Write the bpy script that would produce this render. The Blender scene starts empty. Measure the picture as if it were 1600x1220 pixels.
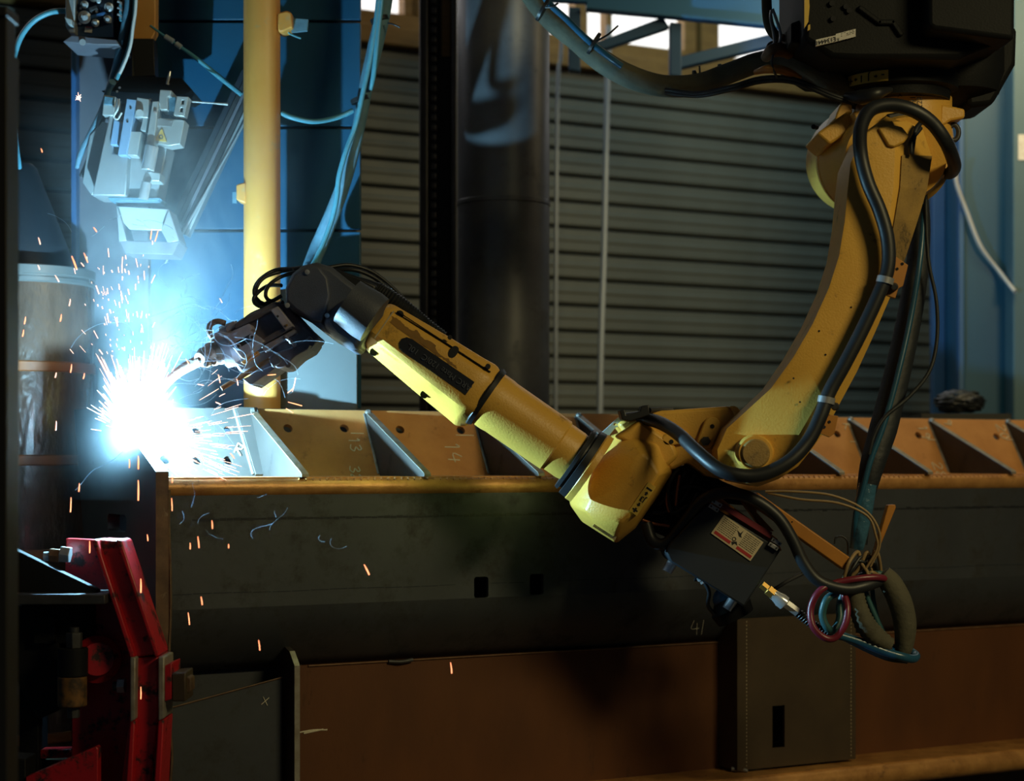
import bpy, bmesh, math, random
from mathutils import Vector, Matrix
from mathutils.geometry import tessellate_polygon

random.seed(7)
V = Vector
PI = math.pi
S = bpy.context.scene
COL = S.collection

# ------------------------------------------------------------------ camera
F = 2800.0          # focal length in pixels of the 1600 x 1220 frame
HX, HY = 800.0, 721.0   # principal column / horizon row
ZC = 1.55           # camera height


SHIFT = 0.0         # moves a whole assembly nearer or farther while it is being built


def q(x, y, d):
    """point seen at pixel (x, y) at depth d in front of the camera"""
    d += SHIFT
    return V(((x - HX) / F * d, d, ZC + (HY - y) / F * d))


cam_d = bpy.data.cameras.new('camera')
cam = bpy.data.objects.new('camera', cam_d)
COL.objects.link(cam)
cam.location = (0, 0, ZC)
cam.rotation_euler = (PI / 2, 0, 0)
cam_d.sensor_fit = 'HORIZONTAL'
cam_d.sensor_width = 36
cam_d.lens = F / 1600 * 36
cam_d.shift_y = (HY - 610) / 1600
cam_d.dof.use_dof = True
cam_d.dof.focus_distance = 4.05
cam_d.dof.aperture_fstop = 2.6
cam_d.clip_end = 100
S.camera = cam

# ------------------------------------------------------------------ light
S.view_settings.view_transform = 'Standard'
S.view_settings.look = 'None'
S.view_settings.gamma = 1
S.view_settings.use_curve_mapping = False
S.view_settings.exposure = 0.0

w = bpy.data.worlds.new('hall_air')
S.world = w
w.use_nodes = True
w.node_tree.nodes['Background'].inputs[0].default_value = (0.55, 0.75, 1.0, 1)
w.node_tree.nodes['Background'].inputs[1].default_value = 0.018


def lamp(name, kind, loc, power, color, target=None, size=1.0, size_y=None, spread=None, radius=None):
    d = bpy.data.lights.new(name, kind)
    d.energy = power
    d.color = color
    if kind == 'AREA':
        d.shape = 'RECTANGLE'
        d.size = size
        d.size_y = size_y or size
        if spread:
            d.spread = spread
    if radius is not None:
        d.shadow_soft_size = radius
    o = bpy.data.objects.new(name, d)
    COL.objects.link(o)
    o.location = loc
    if target is not None:
        o.rotation_euler = (V(target) - V(loc)).to_track_quat('-Z', 'Y').to_euler()
    return o


ARC = q(219, 682, 4.0)
ARCL = ARC + V((0.0, -0.005, 0.006))
lamp('arc_light', 'POINT', ARCL, 130, (0.34, 0.74, 1.0), radius=0.009)
lamp('hall_lamp', 'AREA', (2.9, 1.0, 3.6), 22, (1.0, 0.84, 0.42), (1.0, 4.2, 1.1), 1.2, 0.5, math.radians(105))
lamp('warm_wall_fill', 'AREA', (1.8, 5.4, 3.2), 14, (1.0, 0.78, 0.40), (1.6, 8.0, 1.3), 1.4, 0.4)  # unseen light added to warm the lower back wall
lamp('cool_wall_fill', 'AREA', (1.0, 5.9, 4.4), 9, (0.42, 0.80, 0.92), (1.9, 8.0, 2.4), 1.6, 0.3, math.radians(120))  # unseen light added to cool and brighten the upper cladding

# ------------------------------------------------------------------ materials
MATS = {}


def mat(name, col, rough=0.6, metal=0.0, col2=None, scale=5.0, lo=0.35, hi=0.7, bump=0.0, bscale=80.0,
        dirt=None, dscale=22.0, dlo=0.62, dhi=0.75, emit=0.0, stretch=None, alpha=1.0, spec=0.5, coat=0.0,
        streak=None):
    m = bpy.data.materials.new(name)
    m.use_nodes = True
    nt = m.node_tree
    N, L = nt.nodes, nt.links
    b = N['Principled BSDF']
    b.inputs['Base Color'].default_value = (*col, 1)
    b.inputs['Roughness'].default_value = rough
    b.inputs['Metallic'].default_value = metal
    b.inputs['Specular IOR Level'].default_value = spec
    b.inputs['Coat Weight'].default_value = coat
    tc = N.new('ShaderNodeTexCoord')
    co = tc.outputs['Object']
    if stretch:
        mp = N.new('ShaderNodeMapping')
        mp.inputs['Scale'].default_value = stretch
        L.new(co, mp.inputs['Vector'])
        co = mp.outputs['Vector']

    def noise(sc, det=6, lo_=0.3, hi_=0.7, rough_=0.6):
        n = N.new('ShaderNodeTexNoise')
        n.inputs['Scale'].default_value = sc
        n.inputs['Detail'].default_value = det
        n.inputs['Roughness'].default_value = rough_
        L.new(co, n.inputs['Vector'])
        r = N.new('ShaderNodeMapRange')
        r.inputs['From Min'].default_value = lo_
        r.inputs['From Max'].default_value = hi_
        L.new(n.outputs['Fac'], r.inputs['Value'])
        return r.outputs['Result'], n.outputs['Fac']

    cur = None
    if col2 is not None:
        f, _ = noise(scale, 6, lo, hi)
        mx = N.new('ShaderNodeMix')
        mx.data_type = 'RGBA'
        mx.inputs['A'].default_value = (*col, 1)
        mx.inputs['B'].default_value = (*col2, 1)
        L.new(f, mx.inputs['Factor'])
        cur = mx.outputs['Result']
    if dirt is not None:
        f, _ = noise(dscale, 9, dlo, dhi, 0.72)
        mx = N.new('ShaderNodeMix')
        mx.data_type = 'RGBA'
        if cur is not None:
            L.new(cur, mx.inputs['A'])
        else:
            mx.inputs['A'].default_value = (*col, 1)
        mx.inputs['B'].default_value = (*dirt, 1)
        L.new(f, mx.inputs['Factor'])
        cur = mx.outputs['Result']
        rr = N.new('ShaderNodeMapRange')
        rr.inputs['To Min'].default_value = rough
        rr.inputs['To Max'].default_value = min(1, rough + 0.3)
        L.new(f, rr.inputs['Value'])
        L.new(rr.outputs['Result'], b.inputs['Roughness'])
    if cur is not None:
        L.new(cur, b.inputs['Base Color'])
    if bump > 0:
        n = N.new('ShaderNodeTexNoise')
        n.inputs['Scale'].default_value = bscale
        n.inputs['Detail'].default_value = 4
        L.new(co, n.inputs['Vector'])
        bp = N.new('ShaderNodeBump')
        bp.inputs['Strength'].default_value = 1.0
        bp.inputs['Distance'].default_value = bump
        L.new(n.outputs['Fac'], bp.inputs['Height'])
        L.new(bp.outputs['Normal'], b.inputs['Normal'])
    if emit > 0:
        b.inputs['Emission Color'].default_value = (*col, 1)
        b.inputs['Emission Strength'].default_value = emit
    MATS[name] = m
    return m


M_YEL = mat('robot_yellow_paint', (0.80, 0.455, 0.078), 0.42, 0, (0.68, 0.37, 0.058), 4, bump=0.0006, bscale=220,
            dirt=(0.16, 0.085, 0.015), dscale=16, dlo=0.60, dhi=0.74)
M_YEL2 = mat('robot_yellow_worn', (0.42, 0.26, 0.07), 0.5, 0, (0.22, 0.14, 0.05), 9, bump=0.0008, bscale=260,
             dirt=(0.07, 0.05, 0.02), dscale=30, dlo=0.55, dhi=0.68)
M_ORNG = mat('orange_bar_paint', (0.50, 0.20, 0.02), 0.5, 0, (0.36, 0.14, 0.015), 6, dirt=(0.1, 0.04, 0.01), dscale=30)
M_POLE = mat('pole_yellow_paint', (0.76, 0.36, 0.085), 0.45, 0, (0.70, 0.32, 0.065), 7, dirt=(0.5, 0.38, 0.2), dscale=12,
             dlo=0.58, dhi=0.72)
M_BLACKCAST = mat('black_cast_paint', (0.010, 0.011, 0.0125), 0.6, 0, (0.007, 0.0075, 0.0085), 6, bump=0.0005, bscale=200, spec=0.18)
M_WRIST = mat('dark_wrist_paint', (0.085, 0.095, 0.125), 0.48, 0, (0.06, 0.068, 0.09), 8, bump=0.0006, bscale=420)
M_RUBBER = mat('black_rubber', (0.018, 0.02, 0.023), 0.45, 0, (0.012, 0.013, 0.015), 12)
M_SLEEVE = mat('olive_fabric_sleeve', (0.10, 0.09, 0.055), 0.8, 0, (0.06, 0.055, 0.036), 14, bump=0.004, bscale=34)
M_BSLEEVE = mat('dark_blue_fabric_sleeve', (0.014, 0.018, 0.022), 0.6, 0, (0.010, 0.012, 0.015), 14, bump=0.003, bscale=40)
M_TEAL = mat('teal_hose_rubber', (0.10, 0.33, 0.42), 0.4, 0, (0.08, 0.27, 0.36), 9)
M_TEALS = mat('grey_teal_sleeve', (0.12, 0.25, 0.33), 0.65, 0, (0.08, 0.18, 0.25), 16, bump=0.004, bscale=40)
M_BLUEH = mat('blue_hose', (0.02, 0.09, 0.16), 0.3, 0, (0.015, 0.07, 0.13), 12)
M_REDH = mat('red_hose', (0.16, 0.015, 0.03), 0.35)
M_GREENH = mat('green_hose', (0.03, 0.10, 0.11), 0.4)
M_TAPE = mat('arc_blue_tape', (0.05, 0.14, 0.22), 0.2, 0, (0.035, 0.10, 0.16), 30, bump=0.004, bscale=60)  # bright blue arc reflection is put into this base colour
M_STEEL = mat('bright_steel', (0.55, 0.56, 0.57), 0.32, 0.55, (0.42, 0.42, 0.43), 20)
M_CHROME = mat('chrome', (0.75, 0.77, 0.8), 0.2, 0.6)
M_DSTEEL = mat('dark_steel', (0.085, 0.085, 0.09), 0.5, 0.4, (0.035, 0.034, 0.034), 8, bump=0.0005)
M_BRONZE = mat('brown_steel', (0.22, 0.12, 0.06), 0.6, 0.3, (0.12, 0.06, 0.03), 30)
M_RUST = mat('light_mill_rust', (0.62, 0.30, 0.10), 0.55, 0.12, (0.44, 0.19, 0.055), 7, bump=0.0004, bscale=150,
             dirt=(0.15, 0.07, 0.03), dscale=13, dlo=0.60, dhi=0.78)
M_PIPE = mat('heat_tinted_pipe', (0.62, 0.31, 0.095), 0.40, 0.3, (0.36, 0.16, 0.045), 14, bump=0.0012, bscale=90,
             dirt=(0.10, 0.045, 0.02), dscale=30, dlo=0.58, dhi=0.76)
M_SIDE = mat('dark_mill_scale', (0.062, 0.068, 0.078), 0.50, 0.3, (0.046, 0.05, 0.058), 4, bump=0.0005, bscale=40,
             dirt=(0.032, 0.031, 0.03), dscale=9, dlo=0.50, dhi=0.68)
M_BROWN = mat('brown_rusted_panel', (0.125, 0.042, 0.010), 0.6, 0.15, (0.090, 0.030, 0.008), 7, stretch=(1, 1, 0.4),
              bump=0.0003, bscale=200, dirt=(0.05, 0.022, 0.01), dscale=20, dlo=0.6, dhi=0.8)
M_DBROWN = mat('dark_brown_plate', (0.075, 0.05, 0.026), 0.55, 0.2, (0.05, 0.032, 0.018), 6,
               dirt=(0.13, 0.055, 0.02), dscale=14, dlo=0.6, dhi=0.8)
M_PLATE = mat('black_mill_plate', (0.055, 0.048, 0.042), 0.5, 0.3, (0.035, 0.03, 0.028), 9, dirt=(0.02, 0.018, 0.016),
              dscale=12)
M_EDGE = mat('cut_steel_edge', (0.36, 0.33, 0.28), 0.5, 0.4, (0.24, 0.2, 0.15), 40, bump=0.0006)
M_REDGE = mat('rusty_cut_edge', (0.17, 0.10, 0.055), 0.6, 0.3, (0.08, 0.045, 0.03), 25, dirt=(0.3, 0.24, 0.16),
              dscale=35, dlo=0.6, dhi=0.7)
M_CHALK = mat('chalk', (0.72, 0.66, 0.52), 0.95)
M_BEAD = mat('weld_bead_metal', (0.32, 0.31, 0.3), 0.4, 0.6, (0.16, 0.14, 0.12), 30)
M_RED = mat('chipped_red_paint', (0.50, 0.013, 0.02), 0.36, 0, (0.36, 0.010, 0.015), 8, bump=0.0006,
            dirt=(0.03, 0.012, 0.012), dscale=17, dlo=0.53, dhi=0.60)
M_BLUE = mat('blue_machine_paint', (0.009, 0.074, 0.145), 0.45, 0, (0.0075, 0.062, 0.125), 3)
M_BLUED = mat('deep_blue_paint', (0.035, 0.115, 0.26), 0.5, 0, (0.028, 0.09, 0.22), 3)
M_BLUET = mat('blue_truss_paint', (0.03, 0.16, 0.36), 0.5)
M_GROOVE = mat('dark_joint', (0.012, 0.018, 0.028), 0.7)
M_GSHEET = mat('grey_sheet', (0.17, 0.165, 0.19), 0.5, 0.2, (0.13, 0.125, 0.145), 5)
M_DUCT = mat('galvanised_duct', (0.16, 0.165, 0.18), 0.42, 0.35, (0.10, 0.10, 0.11), 5, dirt=(0.07, 0.075, 0.08), dscale=7,
             dlo=0.55, dhi=0.75)
M_CLAD = mat('wall_cladding_paint', (0.19, 0.195, 0.165), 0.45, 0.1, (0.15, 0.155, 0.13), 3, stretch=(1, 1, 1))
M_WOOD = mat('window_timber', (0.36, 0.20, 0.06), 0.6, 0, (0.26, 0.14, 0.045), 12, stretch=(1, 1, 4))
M_SKYG = mat('bright_window_light', (1.0, 0.985, 0.98), 0.4, emit=1.3)
M_CONC = mat('concrete_floor', (0.10, 0.095, 0.09), 0.8, 0, (0.07, 0.066, 0.06), 3, dirt=(0.04, 0.038, 0.035), dscale=6)
M_DPOST = mat('near_post_dark', (0.03, 0.028, 0.025), 0.5, 0.3)
M_ALU = mat('pale_aluminium', (0.62, 0.66, 0.66), 0.35, 0.35, (0.5, 0.54, 0.54), 9)
M_ALUB = mat('light_blue_anodised', (0.30, 0.48, 0.72), 0.4, 0.2)
M_ALUG = mat('grey_sheet_metal', (0.40, 0.42, 0.43), 0.45, 0.4, (0.32, 0.33, 0.34), 7)
M_WARN = mat('warning_yellow_print', (0.72, 0.47, 0.07), 0.5)
M_INK = mat('black_print', (0.008, 0.008, 0.01), 0.6)
M_LABEL = mat('cream_label', (0.62, 0.52, 0.34), 0.5, 0, (0.5, 0.41, 0.26), 30)
M_WLABEL = mat('white_label', (0.72, 0.70, 0.64), 0.5, 0, (0.55, 0.5, 0.44), 60)
M_REDP = mat('red_print', (0.42, 0.03, 0.03), 0.5)
M_DRED = mat('dark_red_strip', (0.16, 0.012, 0.022), 0.5)
M_DPLATE = mat('dark_navy_nameplate', (0.014, 0.017, 0.026), 0.4)
M_GREYP = mat('grey_print', (0.075, 0.085, 0.11), 0.5)
M_WRAP = mat('wrapped_cardboard_drum', (0.11, 0.062, 0.042), 0.25, 0, (0.07, 0.042, 0.03), 7, bump=0.004, bscale=22,
             stretch=(2.0, 2.0, 1), coat=0.22, spec=0.5)
M_BAND = mat('brown_drum_band', (0.30, 0.085, 0.015), 0.5, 0, (0.22, 0.06, 0.012), 14)
M_HOOD = mat('dark_plastic_hood', (0.02, 0.024, 0.03), 0.5)
M_TORCH = mat('spattered_copper', (0.30, 0.22, 0.18), 0.55, 0.5, (0.2, 0.14, 0.11), 40, bump=0.002, bscale=150)
M_MOUNT = mat('dusty_dark_mount', (0.13, 0.115, 0.14), 0.6, 0.1, (0.07, 0.062, 0.08), 16, bump=0.0005, bscale=300)
M_MOUNTL = mat('dusty_grey_clamp', (0.34, 0.30, 0.33), 0.7, 0.05, (0.24, 0.21, 0.235), 30, bump=0.0004, bscale=300)
M_BRASS = mat('brass', (0.5, 0.3, 0.08), 0.35, 0.8)
M_WIRE = mat('tan_cable', (0.30, 0.20, 0.09), 0.5)
M_COPW = mat('copper_wire', (0.42, 0.14, 0.05), 0.4, 0.3)
M_WCAB = mat('pale_cable', (0.62, 0.64, 0.62), 0.5)
M_ARC = mat('arc_plasma', (0.85, 0.94, 1.0), 0.5, emit=60)
M_SPK = mat('spark_orange', (1.0, 0.30, 0.13), 0.5, emit=3.2)
M_SPKY = mat('spark_pale', (1.0, 0.56, 0.42), 0.5, emit=2.6)
M_SPKW = mat('spark_white', (0.85, 0.92, 1.0), 0.5, emit=6.0)
M_WISP = mat('fume_thread', (0.8, 0.9, 1.0), 0.9)
_nt = M_WISP.node_tree
_tr = _nt.nodes.new('ShaderNodeBsdfTranslucent')
_tr.inputs[0].default_value = (0.8, 0.9, 1.0, 1)
_mx = _nt.nodes.new('ShaderNodeMixShader')
_mx.inputs[0].default_value = 0.5
_nt.links.new(_nt.nodes['Principled BSDF'].outputs[0], _mx.inputs[1])
_nt.links.new(_tr.outputs[0], _mx.inputs[2])
_nt.links.new(_mx.outputs[0], _nt.nodes['Material Output'].inputs['Surface'])


# ------------------------------------------------------------------ builders
def empty(name, loc, label, cat, group=None):
    o = bpy.data.objects.new(name, None)
    COL.objects.link(o)
    o.location = loc
    o.empty_display_size = 0.05
    tag(o, label, cat, group)
    return o


def tag(o, label=None, cat=None, group=None, kind=None):
    if label:
        o['label'] = label
    if cat:
        o['category'] = cat
    if group:
        o['group'] = group
    if kind:
        o['kind'] = kind
    return o


WPOS = {}


def link(name, bm, m, parent=None, bevel=0.0, smooth=35, seg=2, label=None):
    """link a bmesh given in world coordinates as one object with its origin at its centre"""
    bmesh.ops.recalc_face_normals(bm, faces=bm.faces[:])
    if not bm.verts:
        raise ValueError(name)
    lo = V((min(v.co[i] for v in bm.verts) for i in range(3)))
    hi = V((max(v.co[i] for v in bm.verts) for i in range(3)))
    c = (lo + hi) / 2
    for v in bm.verts:
        v.co -= c
    me = bpy.data.meshes.new(name)
    bm.to_mesh(me)
    bm.free()
    me.materials.append(m)
    if smooth:
        me.polygons.foreach_set('use_smooth', [True] * len(me.polygons))
        me.set_sharp_from_angle(angle=math.radians(smooth))
    o = bpy.data.objects.new(name, me)
    COL.objects.link(o)
    WPOS[o.name] = c
    if parent is not None:
        o.parent = parent
        pc = WPOS.get(parent.name, parent.location)
        o.location = c - pc
    else:
        o.location = c
    if bevel > 0:
        md = o.modifiers.new('edge_bevel', 'BEVEL')
        md.width = bevel
        md.segments = seg
        md.limit_method = 'ANGLE'
        md.angle_limit = math.radians(32)
        md.harden_normals = False
    if label:
        o['label'] = label
    return o


def b_solid(bm, fn, outer, holes, t0, t1):
    loops = [list(outer)] + [list(h) for h in holes]
    flat = [p for lp in loops for p in lp]
    f0 = [bm.verts.new(fn(p[0], p[1], t0)) for p in flat]
    f1 = [bm.verts.new(fn(p[0], p[1], t1)) for p in flat]
    if holes:
        tris = tessellate_polygon([[V((p[0], p[1], 0)) for p in lp] for lp in loops])
        for t in tris:
            try:
                bm.faces.new([f0[i] for i in t])
                bm.faces.new([f1[i] for i in reversed(t)])
            except ValueError:
                pass
    else:
        bm.faces.new(f0)
        bm.faces.new(list(reversed(f1)))
    k = 0
    for lp in loops:
        n = len(lp)
        for i in range(n):
            j = (i + 1) % n
            bm.faces.new((f0[k + i], f0[k + j], f1[k + j], f1[k + i]))
        k += n


def solid(name, fn, outer, t0, t1, m, parent=None, holes=(), bevel=0.0, label=None, smooth=35):
    bm = bmesh.new()
    b_solid(bm, fn, outer, holes, t0, t1)
    return link(name, bm, m, parent, bevel, smooth, label=label)


def pr(name, pts, d0, d1, m, parent=None, bevel=0.0, holes=(), label=None):
    """outline as seen, taken at its own depth d0 and given real thickness to depth d1"""
    def fn(x, y, t):
        p = q(x, y, d0)
        return V((p.x, t + SHIFT, p.z))
    return solid(name, fn, pts, d0, d1, m, parent, holes, bevel, label)


def ell(cx, cy, rx, ry=None, n=24, a0=0.0, a1=2 * PI):
    ry = ry or rx
    full = abs(a1 - a0 - 2 * PI) < 1e-6
    k = n if full else n + 1
    return [(cx + rx * math.cos(a0 + (a1 - a0) * i / n), cy + ry * math.sin(a0 + (a1 - a0) * i / n)) for i in range(k)]


def pill(x0, y0, x1, y1, r, n=8):
    a = math.atan2(y1 - y0, x1 - x0)
    out = []
    for i in range(n + 1):
        t = a - PI / 2 + PI * i / n
        out.append((x1 + r * math.cos(t), y1 + r * math.sin(t)))
    for i in range(n + 1):
        t = a + PI / 2 + PI * i / n
        out.append((x0 + r * math.cos(t), y0 + r * math.sin(t)))
    return out


def frame_of(d):
    d = d.normalized()
    u = V((0, 0, 1)) if abs(d.z) < 0.9 else V((1, 0, 0))
    a = d.cross(u).normalized()
    return a, d.cross(a).normalized()


def b_lathe(bm, p0, p1, prof, n=24, cap=True, ang=0.0):
    """prof = [(t along p0..p1 in 0..1, radius)]"""
    a, b = frame_of(p1 - p0)
    rings = []
    for t, r in prof:
        c = p0.lerp(p1, t)
        rings.append([bm.verts.new(c + (a * math.cos(ang + 2 * PI * i / n) + b * math.sin(ang + 2 * PI * i / n)) * r)
                      for i in range(n)])
    for r0, r1 in zip(rings, rings[1:]):
        for i in range(n):
            j = (i + 1) % n
            bm.faces.new((r0[i], r0[j], r1[j], r1[i]))
    if cap:
        bm.faces.new(list(reversed(rings[0])))
        bm.faces.new(rings[-1])


def lathe(name, p0, p1, prof, m, parent=None, n=24, bevel=0.0, label=None, ang=0.0, smooth=35):
    bm = bmesh.new()
    b_lathe(bm, p0, p1, prof, n, True, ang)
    return link(name, bm, m, parent, bevel, smooth, label=label)


def cyl(name, p0, p1, r, m, parent=None, n=20, r1=None, bevel=0.0, label=None, ang=0.0):
    return lathe(name, p0, p1, [(0, r), (1, r if r1 is None else r1)], m, parent, n, bevel, label, ang)


def catmull(pts, k=6):
    if len(pts) < 3:
        return [V(p) for p in pts]
    P = [pts[0] * 2 - pts[1]] + list(pts) + [pts[-1] * 2 - pts[-2]]
    out = []
    for i in range(1, len(P) - 2):
        p0, p1, p2, p3 = P[i - 1], P[i], P[i + 1], P[i + 2]
        for s in range(k):
            t = s / k
            out.append(0.5 * ((2 * p1) + (p2 - p0) * t + (2 * p0 - 5 * p1 + 4 * p2 - p3) * t * t +
                              (3 * p1 - p0 - 3 * p2 + p3) * t ** 3))
    out.append(V(pts[-1]))
    return out


def b_tube(bm, pts, r, n=10, k=6, rib=None, closed_ends=True, flat=1.0):
    pts = catmull(pts, k)
    N = len(pts)
    rs = []
    for i in range(N):
        t = i / max(1, N - 1)
        if callable(r):
            rs.append(r(t))
        elif isinstance(r, (list, tuple)):
            x = t * (len(r) - 1)
            j = min(int(x), len(r) - 2)
            rs.append(r[j] * (1 - (x - j)) + r[j + 1] * (x - j))
        else:
            rs.append(r)
    if rib:
        rs = [x * (1 + (rib if i % 2 else 0)) for i, x in enumerate(rs)]
    tan = [(pts[min(i + 1, N - 1)] - pts[max(i - 1, 0)]).normalized() for i in range(N)]
    a, _ = frame_of(tan[0])
    rings = []
    for i in range(N):
        a = (a - tan[i] * a.dot(tan[i]))
        a = a.normalized() if a.length > 1e-6 else frame_of(tan[i])[0]
        b = tan[i].cross(a)
        rings.append([bm.verts.new(pts[i] + a * (math.cos(2 * PI * j / n) * rs[i]) + b * (math.sin(2 * PI * j / n) * rs[i] * flat))
                      for j in range(n)])
    for r0, r1 in zip(rings, rings[1:]):
        for i in range(n):
            j = (i + 1) % n
            bm.faces.new((r0[i], r0[j], r1[j], r1[i]))
    if closed_ends:
        bm.faces.new(list(reversed(rings[0])))
        bm.faces.new(rings[-1])


def tube(name, pts, r, m, parent=None, n=10, k=6, rib=None, label=None, flat=1.0):
    bm = bmesh.new()
    b_tube(bm, pts, r, n, k, rib, True, flat)
    return link(name, bm, m, parent, 0, 50, label=label)


def px_tube(name, pts, r, m, parent=None, d=4.1, **kw):
    """pts = (x, y[, depth]); r in pixels at depth d"""
    P = [q(p[0], p[1], p[2] if len(p) > 2 else d) for p in pts]
    sc = d / F
    if isinstance(r, (list, tuple)):
        r = [x * sc for x in r]
    else:
        r = r * sc
    return tube(name, P, r, m, parent, **kw)


def b_box(bm, o, ax, ay, az):
    c = [o + ax * i + ay * j + az * k for k in (0, 1) for j in (0, 1) for i in (0, 1)]
    v = [bm.verts.new(p) for p in c]
    for f in ((0, 1, 3, 2), (4, 6, 7, 5), (0, 4, 5, 1), (2, 3, 7, 6), (0, 2, 6, 4), (1, 5, 7, 3)):
        bm.faces.new([v[i] for i in f])


def box(name, o, ax, ay, az, m, parent=None, bevel=0.0, label=None):
    bm = bmesh.new()
    b_box(bm, V(o), V(ax), V(ay), V(az))
    return link(name, bm, m, parent, bevel, label=label)


def rect(x0, y0, x1, y1):
    return [(x0, y0), (x1, y0), (x1, y1), (x0, y1)]


def obox(cx, cy, lx, ly, deg):
    """rotated rectangle in pixels"""
    a = math.radians(deg)
    c, s = math.cos(a), math.sin(a)
    return [(cx + x * c - y * s, cy + x * s + y * c) for x, y in
            ((-lx / 2, -ly / 2), (lx / 2, -ly / 2), (lx / 2, ly / 2), (-lx / 2, ly / 2))]


def text(name, s, o, xd, yd, size, m, parent=None, thick=0.0003, align='CENTER', bold=0.0):
    """flat lettering; xd, yd are the writing and up directions"""
    cu = bpy.data.curves.new(name, 'FONT')
    cu.body = s
    cu.size = size
    cu.align_x = align
    cu.align_y = 'CENTER'
    cu.extrude = thick
    cu.offset = bold
    cu.resolution_u = 2
    t = bpy.data.objects.new(name, cu)
    COL.objects.link(t)
    dg = bpy.context.evaluated_depsgraph_get()
    me = bpy.data.meshes.new_from_object(t.evaluated_get(dg))
    bpy.data.objects.remove(t)
    bm = bmesh.new()
    bm.from_mesh(me)
    bpy.data.meshes.remove(me)
    xd = V(xd).normalized()
    yd = V(yd).normalized()
    zd = xd.cross(yd)
    M = Matrix(((xd.x, yd.x, zd.x, o[0]), (xd.y, yd.y, zd.y, o[1]), (xd.z, yd.z, zd.z, o[2]), (0, 0, 0, 1)))
    bm.transform(M)
    return link(name, bm, m, parent, 0, 0)


def chalk(name, strokes, fn, r, parent, m=None):
    """hand-drawn strokes: lists of 2-D points mapped by fn onto a surface"""
    bm = bmesh.new()
    for st in strokes:
        P = [fn(*p) for p in st]
        b_tube(bm, P, r, 5, 3)
    return link(name, bm, m or M_CHALK, parent, 0, 60)


DIG = {
    '1': [[(0.3, 0.8), (0.5, 1), (0.5, 0)]],
    '2': [[(0.1, 0.8), (0.4, 1), (0.7, 0.75), (0.4, 0.4), (0.05, 0), (0.8, 0.05)]],
    '3': [[(0.1, 0.9), (0.5, 1), (0.6, 0.75), (0.3, 0.53), (0.7, 0.3), (0.45, 0), (0.05, 0.1)]],
    '4': [[(0.35, 1), (0.1, 0.45), (0.75, 0.45)], [(0.6, 0.8), (0.55, 0)]],
    '8': [[(0.6, 0.85), (0.3, 1), (0.15, 0.75), (0.6, 0.3), (0.4, 0), (0.1, 0.2), (0.6, 0.7), (0.6, 0.85)]],
    '9': [[(0.6, 0.75), (0.3, 1), (0.15, 0.7), (0.5, 0.6), (0.65, 0.9), (0.5, 0)]],
    '0': [[(0.4, 1), (0.1, 0.6), (0.3, 0), (0.65, 0.4), (0.4, 1)]],
    'K': [[(0.1, 1), (0.1, 0)], [(0.6, 0.95), (0.12, 0.45), (0.65, 0)]],
    'R': [[(0.1, 0), (0.2, 1)], [(0.2, 1), (0.65, 0.9), (0.55, 0.55), (0.15, 0.5), (0.7, 0)]],
    '-': [[(0.0, 0.5), (1.0, 0.5)]],
    '/': [[(0.3, 1), (0.1, 0)]],
}


def write_chalk(name, s, fn, x, y, h, parent, ax=(1, 0), ay=(0, 1), r=0.0012):
    """chalk digits; (ax, ay) writing and up direction on the surface"""
    st = []
    for i, c in enumerate(s):
        for k in DIG.get(c, []):
            st.append([(x + ((p[0] + i * 0.85) * ax[0] + p[1] * ay[0]) * h, y + ((p[0] + i * 0.85) * ax[1] + p[1] * ay[1]) * h)
                       for p in k])
    return chalk(name, st, fn, r, parent)

# ================================================================== SETTING
UB = V((0.8805, 0.4741, 0.0)).normalized()     # along the beam and the back wall
WB = V((-UB.y, UB.x, 0.0))                      # away from the camera, square to it
ZV = V((0, 0, 1))


def hit(x, y, p0, n):
    d = V(((x - HX) / F, 1, (HY - y) / F))
    o = V((0, 0, ZC))
    t = (V(p0) - o).dot(n) / d.dot(n)
    return o + d * t


box('floor', (-7, -1, -0.1), (16, 0, 0), (0, 14, 0), (0, 0, 0.1), M_CONC)['kind'] = 'structure'

WALL0 = V((0, 7.2, 0))


def wl(s, z, t=0.0):
    """point on the back wall: s along it, z up, t out towards the hall"""
    return WALL0 + UB * s + ZV * z - WB * t


def wall_s(px, t=0.0):
    return (hit(px, HY, WALL0 - WB * t, WB) - WALL0).dot(UB)


SMIN, SMAX = -4.2, 5.6
wall = solid('wall_back', wl, [(SMIN, 0), (SMAX, 0), (SMAX, 3.19), (SMIN, 3.19)], -0.12, -0.03, M_GROOVE)
wall['kind'] = 'structure'
PITCH = 0.1058
Z0 = ZC + 1.5418
# one cladding slat: a sheet with a rolled ridge and a deep joint under it
slat_prof = [(-0.028, 0.0), (0.000, 0.004), (0.004, 0.010), (0.004, 0.042), (0.0085, 0.049), (0.0085, 0.060), (0.004, 0.067),
             (0.004, 0.094), (-0.022, 0.099), (-0.028, 0.099)]
bm = bmesh.new()
ra = [bm.verts.new(UB * SMIN - WB * a + ZV * b) for a, b in slat_prof]
rb = [bm.verts.new(UB * SMAX - WB * a + ZV * b) for a, b in slat_prof]
for i in range(len(ra)):
    j = (i + 1) % len(ra)
    bm.faces.new((ra[i], ra[j], rb[j], rb[i]))
bm.faces.new(ra)
bm.faces.new(list(reversed(rb)))
slat0 = link('cladding_slat', bm, M_CLAD, wall, 0, 20)
base = slat0.location.copy()
zc0 = (WALL0.z + 0.05)
wc = WPOS[wall.name]
for i in range(29):
    o = slat0 if i == 0 else slat0.copy()
    if i:
        COL.objects.link(o)
        o.parent = wall
    z = Z0 - PITCH * (i + 1) + PITCH
    o.location = WALL0 + UB * ((SMIN + SMAX) / 2) - WB * (-0.0075) + ZV * (z + 0.0495 - 0.052) - wc

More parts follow.
